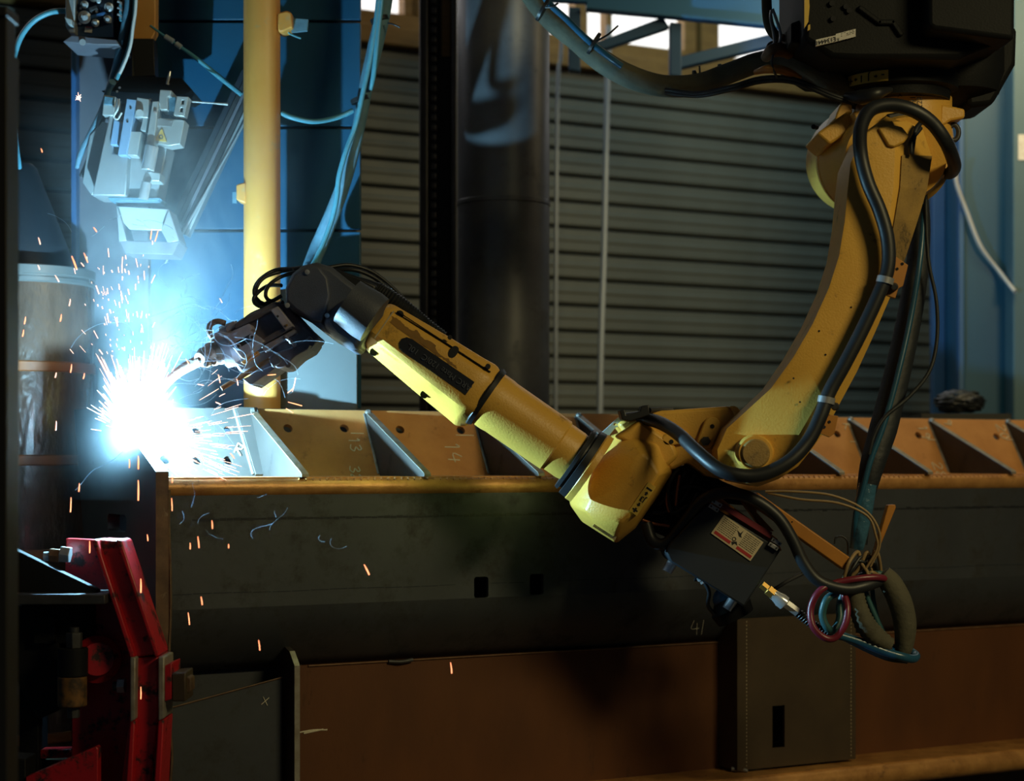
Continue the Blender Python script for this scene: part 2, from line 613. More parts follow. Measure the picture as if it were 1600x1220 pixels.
# window band above the cladding
win = empty('window_1', wl(0.3, 3.25), None, None)
win['kind'] = 'structure'
solid('sill', wl, [(SMIN, 3.155), (SMAX, 3.155), (SMAX, 3.225), (SMIN, 3.225)], -0.06, 0.05, M_WOOD, win, bevel=0.004)
solid('lower_frame', wl, [(SMIN, 3.225), (SMAX, 3.225), (SMAX, 3.285), (SMIN, 3.285)], -0.06, 0.02, M_WOOD, win, bevel=0.004)
marks = [-420, 60, 640, 668, 905, 949, 1075, 1106, 1262, 1420, 1600, 1760]
wid = {668: 0.16, 1106: 0.09, 949: 0.025}
prev = SMIN
for mk in marks:
    s = wall_s(mk)
    h = wid.get(mk, 0.05) / 2
    if mk in (640, 1075, 905):
        h = 0.03
    solid('mullion', wl, [(s - h, 3.285), (s + h, 3.285), (s + h, 4.4), (s - h, 4.4)], -0.06, 0.02, M_WOOD, win, bevel=0.003)
    if s - h - prev > 0.05:
        solid('pane', wl, [(prev, 3.285), (s - h, 3.285), (s - h, 4.4), (prev, 4.4)], -0.05, -0.04, M_SKYG, win)
    prev = s + h
solid('pane', wl, [(prev, 3.285), (SMAX, 3.285), (SMAX, 4.4), (prev, 4.4)], -0.05, -0.04, M_SKYG, win)
solid('upper_frame', wl, [(SMIN, 4.4), (SMAX, 4.4), (SMAX, 4.6), (SMIN, 4.6)], -0.06, 0.02, M_WOOD, win)

# ------------------------------------------------------------------ duct, column, conduits, truss
DD = 5.3
duct = empty('ventilation_duct', (q(787, HY, DD).x, DD, 0), 'fat grey round sheet-metal duct standing behind the robot forearm', 'duct')
c0 = V((duct.location.x, DD, 0))
R = 71.5 / F * DD


def zd(y, d):
    return ZC + (HY - y) / F * d


cyl('pipe_section', V((c0.x, DD, zd(318, DD))), V((c0.x, DD, zd(-420, DD))), R, M_DUCT, duct, 48)
lathe('lower_section', V((c0.x, DD, 0.0)), V((c0.x, DD, zd(321, DD))),
      [(0, R * 1.06), (0.54, R * 1.06), (0.60, R * 1.0), (1, R)], M_DUCT, duct, 48)
lathe('seam_ring', V((c0.x, DD, zd(323, DD))), V((c0.x, DD, zd(315, DD))), [(0, R), (0.15, R * 1.022), (0.85, R * 1.022), (1, R)],
      M_DUCT, duct, 48)

CD = 5.7
col = empty('steel_column', (q(684, HY, CD).x, CD, 0), 'dark steel column with a toothed strip left of the round grey duct', 'column')
pr('web', [(668, -260), (710, -260), (710, 1480), (668, 1480)], CD, CD + 0.14, M_DPOST, col)
pr('flange', [(655, -260), (668, -260), (668, 1480), (655, 1480)], CD - 0.05, CD + 0.2, M_DSTEEL, col, 0.004)
pr('flange', [(706, -260), (714, -260), (714, 1480), (706, 1480)], CD - 0.05, CD + 0.2, M_DSTEEL, col, 0.004)
pr('strip', [(672, -200), (682, -200), (682, 1470), (672, 1470)], CD - 0.03, CD, M_DSTEEL, col)
bm = bmesh.new()
for k in range(64):
    y = -190 + k * 15.2
    p = q(673, y, CD - 0.03)
    b_box(bm, p, V((0.017, 0, 0)), V((0, -0.018, 0)), V((0, 0, 0.018)))
t = link('tooth_row', bm, M_DSTEEL, col, 0.002)
t['kind'] = 'stuff'
pr('label_plate', [(690, -40), (704, -40), (704, 88), (690, 88)], CD - 0.012, CD, M_WOOD, col)

con = tube('conduit', [q(952, 40, 6.9), q(949, 130, 6.9), q(944, 380, 6.9), q(937, 660, 6.85), q(934, 1300, 6.85)], 0.012,
           mat('conduit_grey', (0.42, 0.46, 0.5), 0.4, 0.3), None, 10)
tag(con, 'thin pale vertical conduit on the cladding wall right of the round duct', 'conduit')
con2 = tube('drop_wire', [q(880, 20, 6.6), q(876, 90, 6.6), q(871, 165, 6.6), q(868, 640, 6.6), q(868, 1330, 6.6)], 0.007,
            MATS['conduit_grey'], None, 8)
tag(con2, 'thin drop pipe running down close to the right edge of the duct', 'conduit')

TD = 5.9
tr = empty('overhead_truss', q(1050, 20, TD), 'blue painted steel truss in front of the bright windows', 'truss')
pr('top_beam', [(846, -90), (1330, -90), (1330, 56), (1196, 40), (916, 15), (916, 3), (846, 0)], TD, TD + 0.04, M_BLUET, tr, 0.004)
pr('beam_lip', [(916, 8), (1330, 49), (1330, 53), (916, 12)], TD - 0.05, TD, M_BLUET, tr)
pr('post', [(889, 10), (907, 12), (907, 111), (889, 108)], TD, TD + 0.06, M_BLUED, tr, 0.003)
pr('post', [(1047, 34), (1065, 36), (1065, 119), (1047, 117)], TD, TD + 0.06, M_BLUED, tr, 0.003)
pr('diagonal', [(926, 68), (1036, 26), (1046, 42), (938, 78)], TD + 0.01, TD + 0.06, M_BLUED, tr, 0.003)
pr('diagonal', [(1062, 88), (1215, 50), (1260, 44), (1260, 58), (1062, 106)], TD + 0.01, TD + 0.06, M_BLUED, tr, 0.003)

# ------------------------------------------------------------------ right: cabinet, ladder, bundle
RC = 6.2
cab = empty('control_cabinet', (q(1570, HY, RC).x, RC, 0), 'tall blue steel cabinet at the right edge of the hall', 'cabinet')
pr('front_panel', [(1505, -300), (1581, -300), (1581, 1496), (1505, 1496)], RC, RC + 0.5, M_BLUE, cab, 0.006)
pr('side_door', [(1583, -300), (1760, -300), (1760, 1496), (1583, 1496)], RC - 0.10, RC + 0.5,
   mat('grey_teal_paint', (0.07, 0.14, 0.18), 0.5, 0, (0.06, 0.12, 0.155), 3), cab, 0.006)
pr('edge_strip', [(1499, -300), (1506, -300), (1506, 1496), (1499, 1496)], RC - 0.015, RC + 0.02, M_BLUED, cab)
pr('paper_notice', [(1591, 210), (1640, 210), (1640, 250), (1591, 250)], RC - 0.103, RC - 0.1, M_WLABEL, cab, label='white paper notice')
gc = tube('loose_cable', [q(1496, 255, RC - 0.06), q(1494, 285, RC - 0.05), q(1510, 330, RC - 0.03), q(1532, 385, RC - 0.03),
                          q(1562, 425, RC - 0.03), q(1586, 456, RC - 0.12)], 0.0075, mat('grey_cable', (0.45, 0.45, 0.46), 0.5), None, 8)
tag(gc, 'grey cable drooping across the front of the blue cabinet', 'cable')

lad = empty('ladder', (q(1482, HY, 6.45).x, 6.45, 0), 'dark narrow ladder rack standing left of the blue cabinet', 'ladder')
pr('rail', [(1458, 210), (1477, 210), (1477, 1440), (1458, 1440)], 6.45, 6.5, M_BLUED, lad, 0.003)
pr('rail', [(1490, 210), (1501, 210), (1501, 1440), (1490, 1440)], 6.45, 6.5, M_BLUED, lad, 0.003)
for yy in (300, 405, 492, 558, 596, 700, 800, 900, 1000, 1100, 1200, 1300):
    pr('rung', [(1477, yy), (1490, yy), (1490, yy + 8), (1477, yy + 8)], 6.46, 6.49, M_BLUED, lad)

ben = empty('low_bench', (q(1500, HY, 5.75).x, 5.75, 0), 'low dark bench behind the beam carrying the black bundle', 'bench')
pr('bench_top', [(1440, 646), (1580, 646), (1580, 658), (1440, 658)], 5.55, 5.95, M_DPOST, ben)
for x in (1446, 1570):
    for d in (5.58, 5.9):
        pr('leg', [(x - 5, 658), (x + 5, 658), (x + 5, HY + ZC * F / d - 1), (x - 5, HY + ZC * F / d - 1)], d, d + 0.03, M_DPOST, ben)
bm = bmesh.new()
bmesh.ops.create_icosphere(bm, subdivisions=4, radius=1.0)
for v in bm.verts:
    n = 1 + 0.10 * math.sin(v.co.x * 9 + v.co.z * 4) * math.cos(v.co.y * 7 + v.co.z * 11) + 0.05 * math.sin(v.co.z * 23 + v.co.x * 5)
    v.co = V((v.co.x * 0.079 * n, v.co.y * 0.07 * n, max(v.co.z, -0.75) * 0.041 * n))
bc = q(1500, 629, 5.75)
for v in bm.verts:
    v.co += bc
bun = link('cloth_bundle', bm, M_RUBBER, None, 0, 60)
tag(bun, 'crumpled black bundle lying behind the beam in front of the blue cabinet', 'bundle')

# ------------------------------------------------------------------ left: blue tower, sheet, pole, umbilical
TB = 4.75
tow = empty('machine_tower', (q(400, HY, TB).x, TB, 0), 'tall blue machine tower behind the yellow pole', 'machine')
ys = [-330, 33, 199, 360, 640, 1634]
for a, b in zip(ys, ys[1:]):
    pr('panel', [(236, a + 2.2), (563, a + 2.2), (563, b - 2.2), (236, b - 2.2)], TB, TB + 0.03, M_BLUE, tow, 0.002)
pr('body', [(250, -330), (528, -330), (528, 1632), (250, 1632)], TB + 0.03, TB + 0.6, M_GROOVE, tow)
pr('foot_plate', [(438, 452), (558, 440), (558, 1680), (438, 1680)], 4.52, 4.54, mat('teal_grey_sheet', (0.07, 0.075, 0.075), 0.6, 0, (0.055, 0.062, 0.062), 4), tow, 0.002)
pr('foot_rib', [(446, 460), (454, 460), (454, 1640), (446, 1640)], 4.54, TB, M_BLUED, tow)

shp = empty('side_sheet', (q(180, HY, 5.0).x, 5.0, 0), 'grey sheet-metal panel standing left of the blue tower', 'panel')
pr('sheet', [(118, -330), (232, -330), (232, 1588), (118, 1588)], 5.0, 5.03, M_GSHEET, shp, 0.002)
pr('edge_post', [(111, -330), (119, -330), (119, 1588), (111, 1588)], 4.96, 5.06, M_BLUED, shp, 0.002)

PD = 4.5
pol = empty('yellow_pole', (q(411, HY, PD).x, PD, 0), 'thick yellow round pole in front of the blue tower', 'pole')
cyl('shaft', V((q(410.5, HY, PD).x, PD, 0)), V((q(409, HY, PD).x, PD, zd(-330, PD))), 28.5 / F * PD, M_POLE, pol, 40)
pr('clip', [(434, 20), (448, 16), (456, 20), (457, 42), (440, 50), (434, 48)], PD - 0.03, PD + 0.03, M_POLE, pol, 0.004)
pr('clip_flag', [(457, 28), (482, 30), (480, 48), (455, 51)], PD - 0.005, PD + 0.005, M_TEALS, pol, 0.001, label='grey-blue flag on the clip')
px_tube('tie_tail', [(448, 48), (455, 54), (470, 60)], 1.4, M_TEAL, pol, d=PD)
pr('side_clip', [(369, 288), (384, 284), (384, 318), (369, 312)], PD - 0.03, PD + 0.03, M_POLE, pol, 0.004)
pr('side_clip_flag', [(363, 300), (370, 300), (370, 317), (363, 317)], PD, PD + 0.01, M_TEALS, pol)

UD = 4.6
umb = empty('umbilical_hose', q(600, -60, UD), 'grey-teal sleeved hose hanging from above to the robot wrist', 'hose')
px_tube('sleeve', [(606, -60), (600, 10), (587, 70), (573, 130), (562, 190), (551, 240), (536, 290), (517, 340), (498, 385), (484, 420, 4.55), (474, 450, 4.45)],
        [13, 12, 12, 11, 10, 10, 11, 12, 13, 12, 10], M_TEALS, umb, d=UD, n=14)
px_tube('thin_hose', [(602, -60, 4.56), (594, 20, 4.56), (588, 80, 4.56), (583, 120, 4.57), (578, 140, 4.58)], 4.2, M_TEAL, umb, d=UD)
px_tube('thin_hose', [(596, -60, 4.56), (588, 30, 4.56), (578, 95, 4.56), (566, 150, 4.56), (556, 195, 4.56), (541, 235, 4.55), (530, 275, 4.55),
                      (526, 310, 4.55), (518, 345, 4.55), (505, 380, 4.53), (492, 408, 4.5), (480, 432, 4.45)], 4.0, M_TEAL, umb, d=UD)
px_tube('branch_hose', [(440, 177, 4.50), (458, 184, 4.5), (490, 190, 4.52), (525, 184, 4.56), (551, 173, 4.58)], 4.0, M_TEAL, umb, d=UD)
for y, x in ((31, 593), (156, 562)):
    lathe('cable_tie', q(x - 1, y - 3, UD - 0.01), q(x + 1, y + 3, UD - 0.01), [(0, 0.024), (1, 0.024)], M_RUBBER, umb, 14)
px_tube('tie_tail', [(606, 36, 4.57), (615, 38, 4.56), (625, 43, 4.56)], 1.3, M_RUBBER, umb, d=UD)

# slanted rail bundle on the tower
RD_ = 4.62
rail = empty('slanted_rail', q(325, 270, RD_), 'slanted grooved metal rail leaning behind the yellow pole', 'rail')
for k, (o, wdt, mm) in enumerate(((0, 9, M_GROOVE), (9, 7, M_DSTEEL), (16, 5, M_GSHEET), (22, 7, M_DSTEEL), (30, 4, M_ALUG))):
    pr('rail_profile', [(378 + o * .9, 108 + o * .5), (378 + (o + wdt) * .9, 108 + (o + wdt) * .5), (262 + (o + wdt) * .9, 352 + (o + wdt) * .5),
                        (262 + o * .9, 352 + o * .5)], RD_ - 0.006 * k, RD_ + 0.02, mm, rail, 0.001)
px_tube('bright_rod', [(390, 178), (312, 318), (258, 412)], 1.8, M_ALUG, rail, d=RD_ - 0.04)
ah = px_tube('air_rod', [(235, 40), (262, 60), (300, 86), (340, 118), (378, 148)], [1.6, 2, 3, 4, 4], M_TEAL, None, d=4.56)
tag(ah, 'thin teal rod slanting from the yellow bar down to the pole', 'rod')
for t_, a_ in (((258, 57), (271, 65)), ((275, 68), (283, 74))):
    c = px_tube('rod_sleeve', [t_, ((t_[0] + a_[0]) / 2, (t_[1] + a_[1]) / 2), a_], 4.2, M_ALU, ah, d=4.555)
sr = px_tube('sensor_rod', [(292, 158), (330, 161), (356, 163)], [1.4, 1.2, 2.0], M_ALU, None, d=4.5)
tag(sr, 'thin pale horizontal rod right of the torch cleaner', 'rod')

# ================================================================== TORCH CLEANER, FEEDER, DRUM, CLAMP
ND = 4.45
sta = empty('torch_cleaning_unit', q(225, 230, ND), 'pale aluminium torch cleaning unit hanging over the weld smoke', 'machine')


def S_(name, pts, m, d0=0.0, th=0.05, b=0.0015, label=None, holes=()):
    return pr(name, pts, ND + d0, ND + d0 + th, m, sta, b, holes, label)


S_('mounting_plate', [(158, 142), (288, 148), (300, 140), (284, 122), (200, 118), (166, 140)], M_BLACKCAST, 0.03, 0.16)
S_('column_arm', [(210, 120), (242, 118), (240, 60), (206, 60)], M_DPOST, 0.10, 0.05)
S_('side_cover', [(168, 192), (160, 190), (140, 212), (129, 285), (143, 305), (147, 300)], M_ALUG, 0.04, 0.10)
S_('front_cover', [(171, 180), (180, 180), (176, 240), (200, 242), (196, 306), (144, 305)], M_ALUG, -0.02, 0.12, 0.003)
S_('lower_cover', [(196, 225), (262, 226), (245, 310), (190, 307)], M_ALUG, 0.02, 0.10, 0.003)
S_('sensor_block', [(162, 148), (181, 151), (180, 164), (178, 181), (160, 180)], M_ALU, -0.03, 0.06)
S_('sensor_window', [(163, 150), (179, 152), (178, 164), (162, 163)], M_TEALS, -0.035, 0.01)
S_('blue_bar', [(198, 154), (213, 156), (198, 243), (184, 242)], M_ALUB, -0.05, 0.05, label='light blue bar with two holes')
for c in ((204, 169), (199, 190)):
    cyl('screw_hole', q(*c, ND - 0.052), q(*c, ND - 0.045), 0.0028, M_INK, sta, 12)
S_('blue_block', [(178, 186), (187, 190), (183, 227), (172, 226)], M_ALUB, -0.03, 0.03)
S_('top_block', [(214, 152), (233, 155), (231, 184), (210, 183)], M_ALU, -0.05, 0.06)
cyl('top_screw', q(218, 176, ND - 0.06), q(218, 176, ND - 0.04), 0.0085, M_ALU, sta, 20)
S_('link_bar', [(224, 182), (231, 183), (228, 206), (219, 203)], M_ALU, -0.045, 0.03)
S_('slider_block', [(204, 205), (221, 206), (214, 243), (199, 242)], M_ALU, -0.045, 0.05)
S_('guide_bar', [(238, 158), (248, 158), (240, 226), (228, 225)], M_ALU, -0.06, 0.05)
for c in ((242, 176), (234, 222)):
    cyl('guide_screw', q(*c, ND - 0.065), q(*c, ND - 0.058), 0.004, M_STEEL, sta, 12)
S_('clamp_body', [(248, 184), (289, 188), (281, 225), (263, 228), (240, 222)], M_ALU, -0.04, 0.06)
S_('type_plate', [(247, 185), (271, 189), (268, 198), (244, 196)], M_ALUG, -0.043, 0.004, 0)
S_('warning_triangle', [(253, 201), (260, 221), (240, 219)], M_WARN, -0.044, 0.004, 0, label='yellow warning triangle')
wt = S_('warning_triangle_mark', ell(251.5, 214, 3.2, n=16), M_GREYP, -0.0455, 0.0014, 0, holes=[ell(251.5, 214, 2.2, n=16)])
S_('head_block', [(250, 140), (268, 141), (266, 150), (262, 151), (262, 172), (250, 171), (248, 158)], M_ALU, -0.05, 0.07)
S_('head_side', [(264, 150), (276, 152), (272, 182), (262, 178)], M_TEALS, -0.03, 0.05)
fp = S_('connector_plate', [(276, 150), (295, 151), (288, 182), (271, 180)], M_ALU, -0.05, 0.04, 0.0015,
        holes=[[(284, 156), (288, 156), (287, 163), (283, 163)], [(282, 168), (286, 168), (285, 175), (281, 175)]])
cyl('air_cylinder', q(238, 228, ND - 0.06), q(231, 266, ND - 0.06), 0.0165, M_CHROME, sta, 24, bevel=0.002)
S_('jaw', [(228, 268), (250, 270), (249, 283), (222, 282)], M_ALU, -0.055, 0.06)
cyl('lower_cylinder', q(229, 285, ND - 0.06), q(224, 311, ND - 0.06), 0.0125, M_CHROME, sta, 20)
S_('drip_plate', [(168, 308), (250, 309), (246, 314), (172, 314)], M_TEALS, 0.0, 0.1)
S_('hood_back', [(182, 322), (264, 327), (252, 360), (202, 358), (190, 345)], M_ALU, 0.02, 0.02)
S_('hood_side', [(264, 327), (280, 376), (262, 380), (252, 360)], M_ALUG, 0.0, 0.10)
S_('hood_side', [(182, 322), (190, 345), (198, 376), (186, 378)], M_ALUG, 0.0, 0.10)
S_('tray', [(186, 376), (280, 378), (270, 398), (196, 396)], M_GSHEET, 0.0, 0.12)
for c in ((183, 143), (187, 137), (235, 156), (263, 131)):
    cyl('bolt', q(*c, ND + 0.02), q(c[0], c[1] - 1, ND + 0.04), 0.0032, M_CHROME, sta, 6)
px_tube('pin', [(266, 111, ND), (264, 120, ND), (261, 132, ND)], [1.5, 2.5, 2], M_CHROME, sta, d=ND)
px_tube('supply_cable', [(176, 128, ND), (170, 140, ND + 0.02), (160, 170, ND + 0.05), (146, 200, ND + 0.05), (128, 235, ND + 0.06), (120, 262, ND + 0.08)], [6, 5, 5, 5, 5, 4],
        M_TEALS, sta, d=ND)
px_tube('supply_cable', [(168, 140, ND + 0.04), (163, 180, ND + 0.06), (150, 215, ND + 0.06), (134, 260, ND + 0.07), (127, 275, ND + 0.08)], 4, M_BSLEEVE, sta, d=ND)
px_tube('small_cable', [(186, 155, ND - 0.05), (184, 170, ND - 0.06), (178, 182, ND - 0.05), (184, 186, ND - 0.05), (190, 176, ND - 0.05)], 1.6, M_WCAB, sta, d=ND)

# yellow hanger bar and its cables
bar = empty('hanger_bar', q(222, -60, 4.55), 'flat yellow hanger bar above the torch cleaning unit', 'bar')
pr('bar', [(211, -330), (245, -330), (243, 50), (236, 63), (236, 122), (206, 122)], 4.56, 4.60, M_POLE, bar, 0.003)
hc = empty('cable_bundle', q(195, -60, 4.5), 'bundle of grey-blue cables running down beside the yellow hanger bar', 'cables')
px_tube('cable', [(203, -200), (202, -20), (196, 35), (187, 80), (180, 112), (172, 138)], 6.5, M_TEALS, hc, d=4.5)
px_tube('cable', [(211, -200), (208, -20), (203, 40), (194, 90), (185, 118), (178, 140)], 5, M_BSLEEVE, hc, d=4.49)
px_tube('cable', [(214, -200), (211, 0), (205, 55), (196, 92), (182, 124)], 3.2, M_TEAL, hc, d=4.47)
px_tube('pale_cable', [(216, -200), (213, -10), (208, 40), (204, 70), (196, 95), (187, 115)], 2.6, M_WCAB, hc, d=4.45, label='pale thin cable')

fd = empty('wire_feeder', q(150, -60, 4.5), 'dark wire feeder box with drive rollers at the top left', 'machine')
pr('housing', [(118, -200), (190, -200), (190, 66), (118, 66)], 4.52, 4.66, M_BLACKCAST, fd, 0.004)
pr('roller_plate', [(119, -120), (176, -120), (176, 58), (119, 58)], 4.50, 4.52, mat('navy_plate', (0.02, 0.05, 0.12), 0.4), fd, 0.001)
pr('side_frame', [(102, -200), (117, -200), (117, 52), (108, 52), (102, 40)], 4.47, 4.62, M_ALUG, fd, 0.003)
pr('inlet_block', [(100, 26), (112, 30), (112, 40), (106, 38)], 4.44, 4.5, M_ALU, fd, 0.002)
pr('drip_lip', [(112, 55), (182, 62), (186, 70), (152, 70), (98, 65)], 4.45, 4.6, M_GSHEET, fd, 0.002)
cyl('lip_screw', q(129, 66, 4.44), q(129, 66, 4.46), 0.008, M_STEEL, fd, 16)
for i, (x, y, r) in enumerate(((132, 7, 6), (132, 27, 10), (170, 11, 7), (149, 36, 6), (168, 30, 6), (146, -4, 7), (154, 1, 4))):
    c = lathe('roller', q(x, y, 4.47), q(x, y, 4.50), [(0, r * 0.55 / F * 4.5), (0.3, r * 0.6 / F * 4.5), (0.35, r / F * 4.5), (1, r / F * 4.5)],
              M_STEEL if i % 2 else M_ALUG, fd, 24)
    cyl('hub', q(x, y, 4.462), q(x, y, 4.47), r * 0.3 / F * 4.5, M_CHROME, c, 12)
for c in ((126, 13), (151, 18), (119, 38), (125, 37), (172, 34)):
    cyl('screw', q(*c, 4.488), q(*c, 4.5), 0.0035, M_CHROME, fd, 8)
pr('lever', [(138, 12), (150, 8), (152, 13), (140, 18)], 4.47, 4.5, M_DSTEEL, fd, 0.001)
pr('lever', [(141, 24), (164, 18), (167, 22), (143, 30)], 4.48, 4.5, M_BLUED, fd, 0.001)
pr('sticker', [(133, 42), (144, 43), (143, 51), (132, 50)], 4.496, 4.5, M_WLABEL, fd, label='small white sticker')
pr('sticker_bar', [(134, 41), (144, 42), (144, 44), (134, 43)], 4.494, 4.4975, M_REDP, fd)
for k in range(6):
    px_tube('side_connector', [(184 + (k % 2) * 4, 2 + k * 5), (188, 4 + k * 5), (189, 8 + k * 5)], 2, M_TEAL if k % 2 else M_CHROME, fd, d=4.49)
fh = px_tube('feed_hose', [(106, 17, 4.5), (80, 19, 4.5), (55, 31, 4.5), (36, 52, 4.5), (25, 78, 4.5), (21, 105, 4.5), (22, 200, 4.6), (30, 262, 4.7)], 4.3,
             M_TEAL, None, d=4.5)
tag(fh, 'teal wire hose curving from the feeder down behind the near post', 'hose')

# drum with conical hood
BDp = 4.75
dr = empty('wire_drum', (q(32, HY, BDp).x, BDp, 0), 'film-wrapped brown welding wire drum with a dark hood behind the near post', 'drum')
dx, rr = q(32, HY, BDp).x, 113 / F * BDp


def dz(y):
    return V((dx, BDp, zd(y, BDp)))


lathe('body', V((dx, BDp, 0)), dz(436), [(0, rr), (0.97, rr), (1, rr * 0.985)], M_WRAP, dr, 72)
lathe('lid_ring', dz(450), dz(423), [(0, rr * 0.99), (0.1, rr * 1.01), (0.3, rr * 1.01), (0.36, rr * 0.995), (0.45, rr * 0.995), (0.5, rr * 1.012), (0.95, rr * 1.012), (1, rr)],
      mat('lid_steel', (0.20, 0.19, 0.18), 0.35, 0.5), dr, 72)
for y in (577, 719, 862, 1000, 1140):
    lathe('band', dz(y + 8), dz(y - 8), [(0, rr), (0.1, rr * 1.012), (0.9, rr * 1.012), (1, rr)], M_BAND, dr, 72)
lathe('hood', dz(423), dz(256), [(0, 0.72 * rr), (0.12, 0.70 * rr), (0.96, 0.22 * rr), (1, 0.16 * rr)], M_HOOD, dr, 48)

# near post
npd = 2.9
po = empty('near_post', (q(8, HY, npd).x, npd, 0), 'dark out-of-focus post close to the lens at the left edge', 'post')
hb = HY + ZC * F / npd
pr('web', [(-40, 24), (11, 24), (11, hb), (-40, hb)], npd, npd + 0.05, M_DPOST, po, 0.002)
pr('flange', [(11, 86), (22, 86), (20, hb), (9, hb)], npd + 0.06, npd + 0.09, M_DPOST, po, 0.001)
pr('top_cap', [(-40, 8), (11, 8), (11, 24), (-40, 24)], npd - 0.01, npd + 0.06, M_DPOST, po, 0.002)

# ------------------------------------------------------------------ red clamp and its drive
K = 3.73
cl = empty('red_clamp', q(200, 1250, K), 'chipped red clamp jaw holding the left end of the beam', 'clamp')


def C_(name, pts, m, d0, th, b=0.002, label=None, holes=()):
    return pr(name, pts, K + d0, K + d0 + th, m, cl, b, holes, label)


zf = HY + ZC * F / K
C_('back_plate', [(103, 841), (148, 843), (204, 1030), (205, 1225), (190, 1420), (112, 1420), (112, 1100), (100, 960)], M_RED, 0.10, 0.03, 0.002)
C_('jaw_arm', [(148, 843), (187, 845), (246, 1022), (218, 1026), (204, 1026)], M_RED, 0.0, 0.12, 0.004)
C_('jaw_arm', [(205, 1028), (247, 1026), (248, 1120), (236, 1220), (224, 1420), (176, 1420), (190, 1220), (202, 1120)], M_RED, 0.0, 0.12, 0.004)
C_('arm_rim', [(143, 843), (151, 843), (211, 1026), (203, 1028)], M_RED, -0.025, 0.1, 0.003)
C_('arm_rim', [(181, 842), (190, 845), (249, 1024), (242, 1027)], M_RED, -0.025, 0.1, 0.003)
C_('edge_bar', [(203, 1026), (212, 1027), (211, 1124), (203, 1128)], M_EDGE, -0.026, 0.1, 0.003, label='worn bare-metal edge')
C_('edge_bar', [(247, 1026), (257, 1026), (256, 1122), (247, 1127)], M_EDGE, -0.026, 0.1, 0.003, label='worn bare-metal edge')
C_('arm_rim', [(203, 1128), (211, 1126), (197, 1420), (184, 1420)], M_RED, -0.025, 0.1, 0.003)
C_('arm_rim', [(247, 1127), (256, 1124), (240, 1420), (228, 1420)], M_RED, -0.025, 0.1, 0.003)
C_('pad', [(257, 1040), (268, 1036), (268, 1092), (257, 1096)], M_RED, -0.02, 0.10, 0.002)
C_('pad_block', [(268, 1052), (290, 1050), (290, 1096), (268, 1096)], M_DBROWN, -0.02, 0.09, 0.003)
C_('pad_pin', [(290, 1056), (298, 1060), (298, 1080), (290, 1084)], M_REDGE, 0.0, 0.05, 0.002)
C_('bottom_gusset', [(40, 1214), (150, 1166), (153, 1170), (153, 1420), (40, 1420)], M_RED, -0.04, 0.03, 0.002)
lathe('pivot_boss', q(152, 1030, K + 0.02), q(152, 1030, K + 0.10), [(0, 0.034), (0.2, 0.036), (0.3, 0.05), (1, 0.05)], M_RED, cl, 32)


def hexbolt(x0, y0, x1, y1, r, d, parent, m=M_STEEL, name='bolt'):
    p0, p1 = q(x0, y0, d), q(x1, y1, d)
    L = r / F * d
    b = cyl(name, p0, p0.lerp(p1, 0.45), L, m, parent, 6, bevel=0.001)
    cyl('washer', p0.lerp(p1, 0.45), p0.lerp(p1, 0.52), L * 1.08, m, b, 20)
    cyl('shank', p0.lerp(p1, 0.52), p1, L * 0.62, m, b, 14)
    return b


cyl('bolt_nut', q(110, 867, K + 0.05), q(95, 865, K + 0.05), 0.018, M_STEEL, cl, 6, bevel=0.001)
cyl('bolt_nut', q(94, 868, K + 0.05), q(78, 867, K + 0.05), 0.0155, M_BRONZE, cl, 6, bevel=0.001)
cyl('bolt_end', q(79, 869, K + 0.05), q(69, 869, K + 0.05), 0.010, M_STEEL, cl, 14)
cyl('bolt_nut', q(196, 1071, K + 0.05), q(184, 1071, K + 0.05), 0.0165, M_STEEL, cl, 6, bevel=0.001)
cyl('bolt_end', q(185, 1072, K + 0.05), q(177, 1072, K + 0.05), 0.010, M_DSTEEL, cl, 14)

dv = empty('clamp_drive', q(75, 1000, K), 'black clamp bracket and drive cylinder left of the red jaw', 'machine')


def D_(name, pts, m, d0, th, b=0.002, label=None):
    return pr(name, pts, K + d0, K + d0 + th, m, dv, b, (), label)


D_('bracket_web', [(4, 850), (12, 853), (152, 921), (152, 930), (4, 930)], M_BLACKCAST, 0.0, 0.03)
D_('bracket_flange', [(4, 928), (164, 929), (164, 944), (4, 945)], M_DSTEEL, -0.05, 0.16)
D_('drive_body', [(24, 945), (143, 945), (143, 1002), (92, 1006), (92, 1110), (60, 1124), (24, 1060)], M_BLACKCAST, 0.06, 0.12, 0.004)
D_('cover_plate', [(52, 964), (86, 962), (86, 1006), (52, 1006)], M_BLACKCAST, 0.04, 0.03, 0.002)
cyl('nut', q(116, 1012, K), q(116, 988, K), 0.0175, M_DSTEEL, dv, 6, bevel=0.001)
cyl('stud', q(116, 988, K), q(116, 980, K), 0.010, M_DSTEEL, dv, 14)
cyl('cylinder', q(114, 1056, K), q(114, 1012, K), 0.031, M_BLACKCAST, dv, 32, bevel=0.002)
cyl('rusted_cylinder', q(113, 1103, K), q(113, 1056, K), 0.030, mat('orange_rust', (0.20, 0.09, 0.02), 0.7, 0, (0.05, 0.03, 0.015), 40, 0.4, 0.6), dv, 32, bevel=0.003, label='orange-rusted lower cylinder')
cyl('nut', q(115, 1121, K), q(115, 1104, K), 0.0135, M_DSTEEL, dv, 6, bevel=0.001)
D_('lower_block', [(4, 1184), (40, 1186), (40, 1420), (4, 1420)], M_BLACKCAST, -0.03, 0.08)
D_('cross_bar', [(40, 1172), (110, 1170), (110, 1184), (40, 1186)], M_RED, 0.16, 0.04)
D_('back_post', [(30, 1000), (60, 1000), (60, 1420), (30, 1420)], M_BLACKCAST, 0.14, 0.08)
D_('crate_edge', [(42, 1186), (112, 1186), (112, 1250), (42, 1250)], M_DBROWN, 0.2, 0.05)

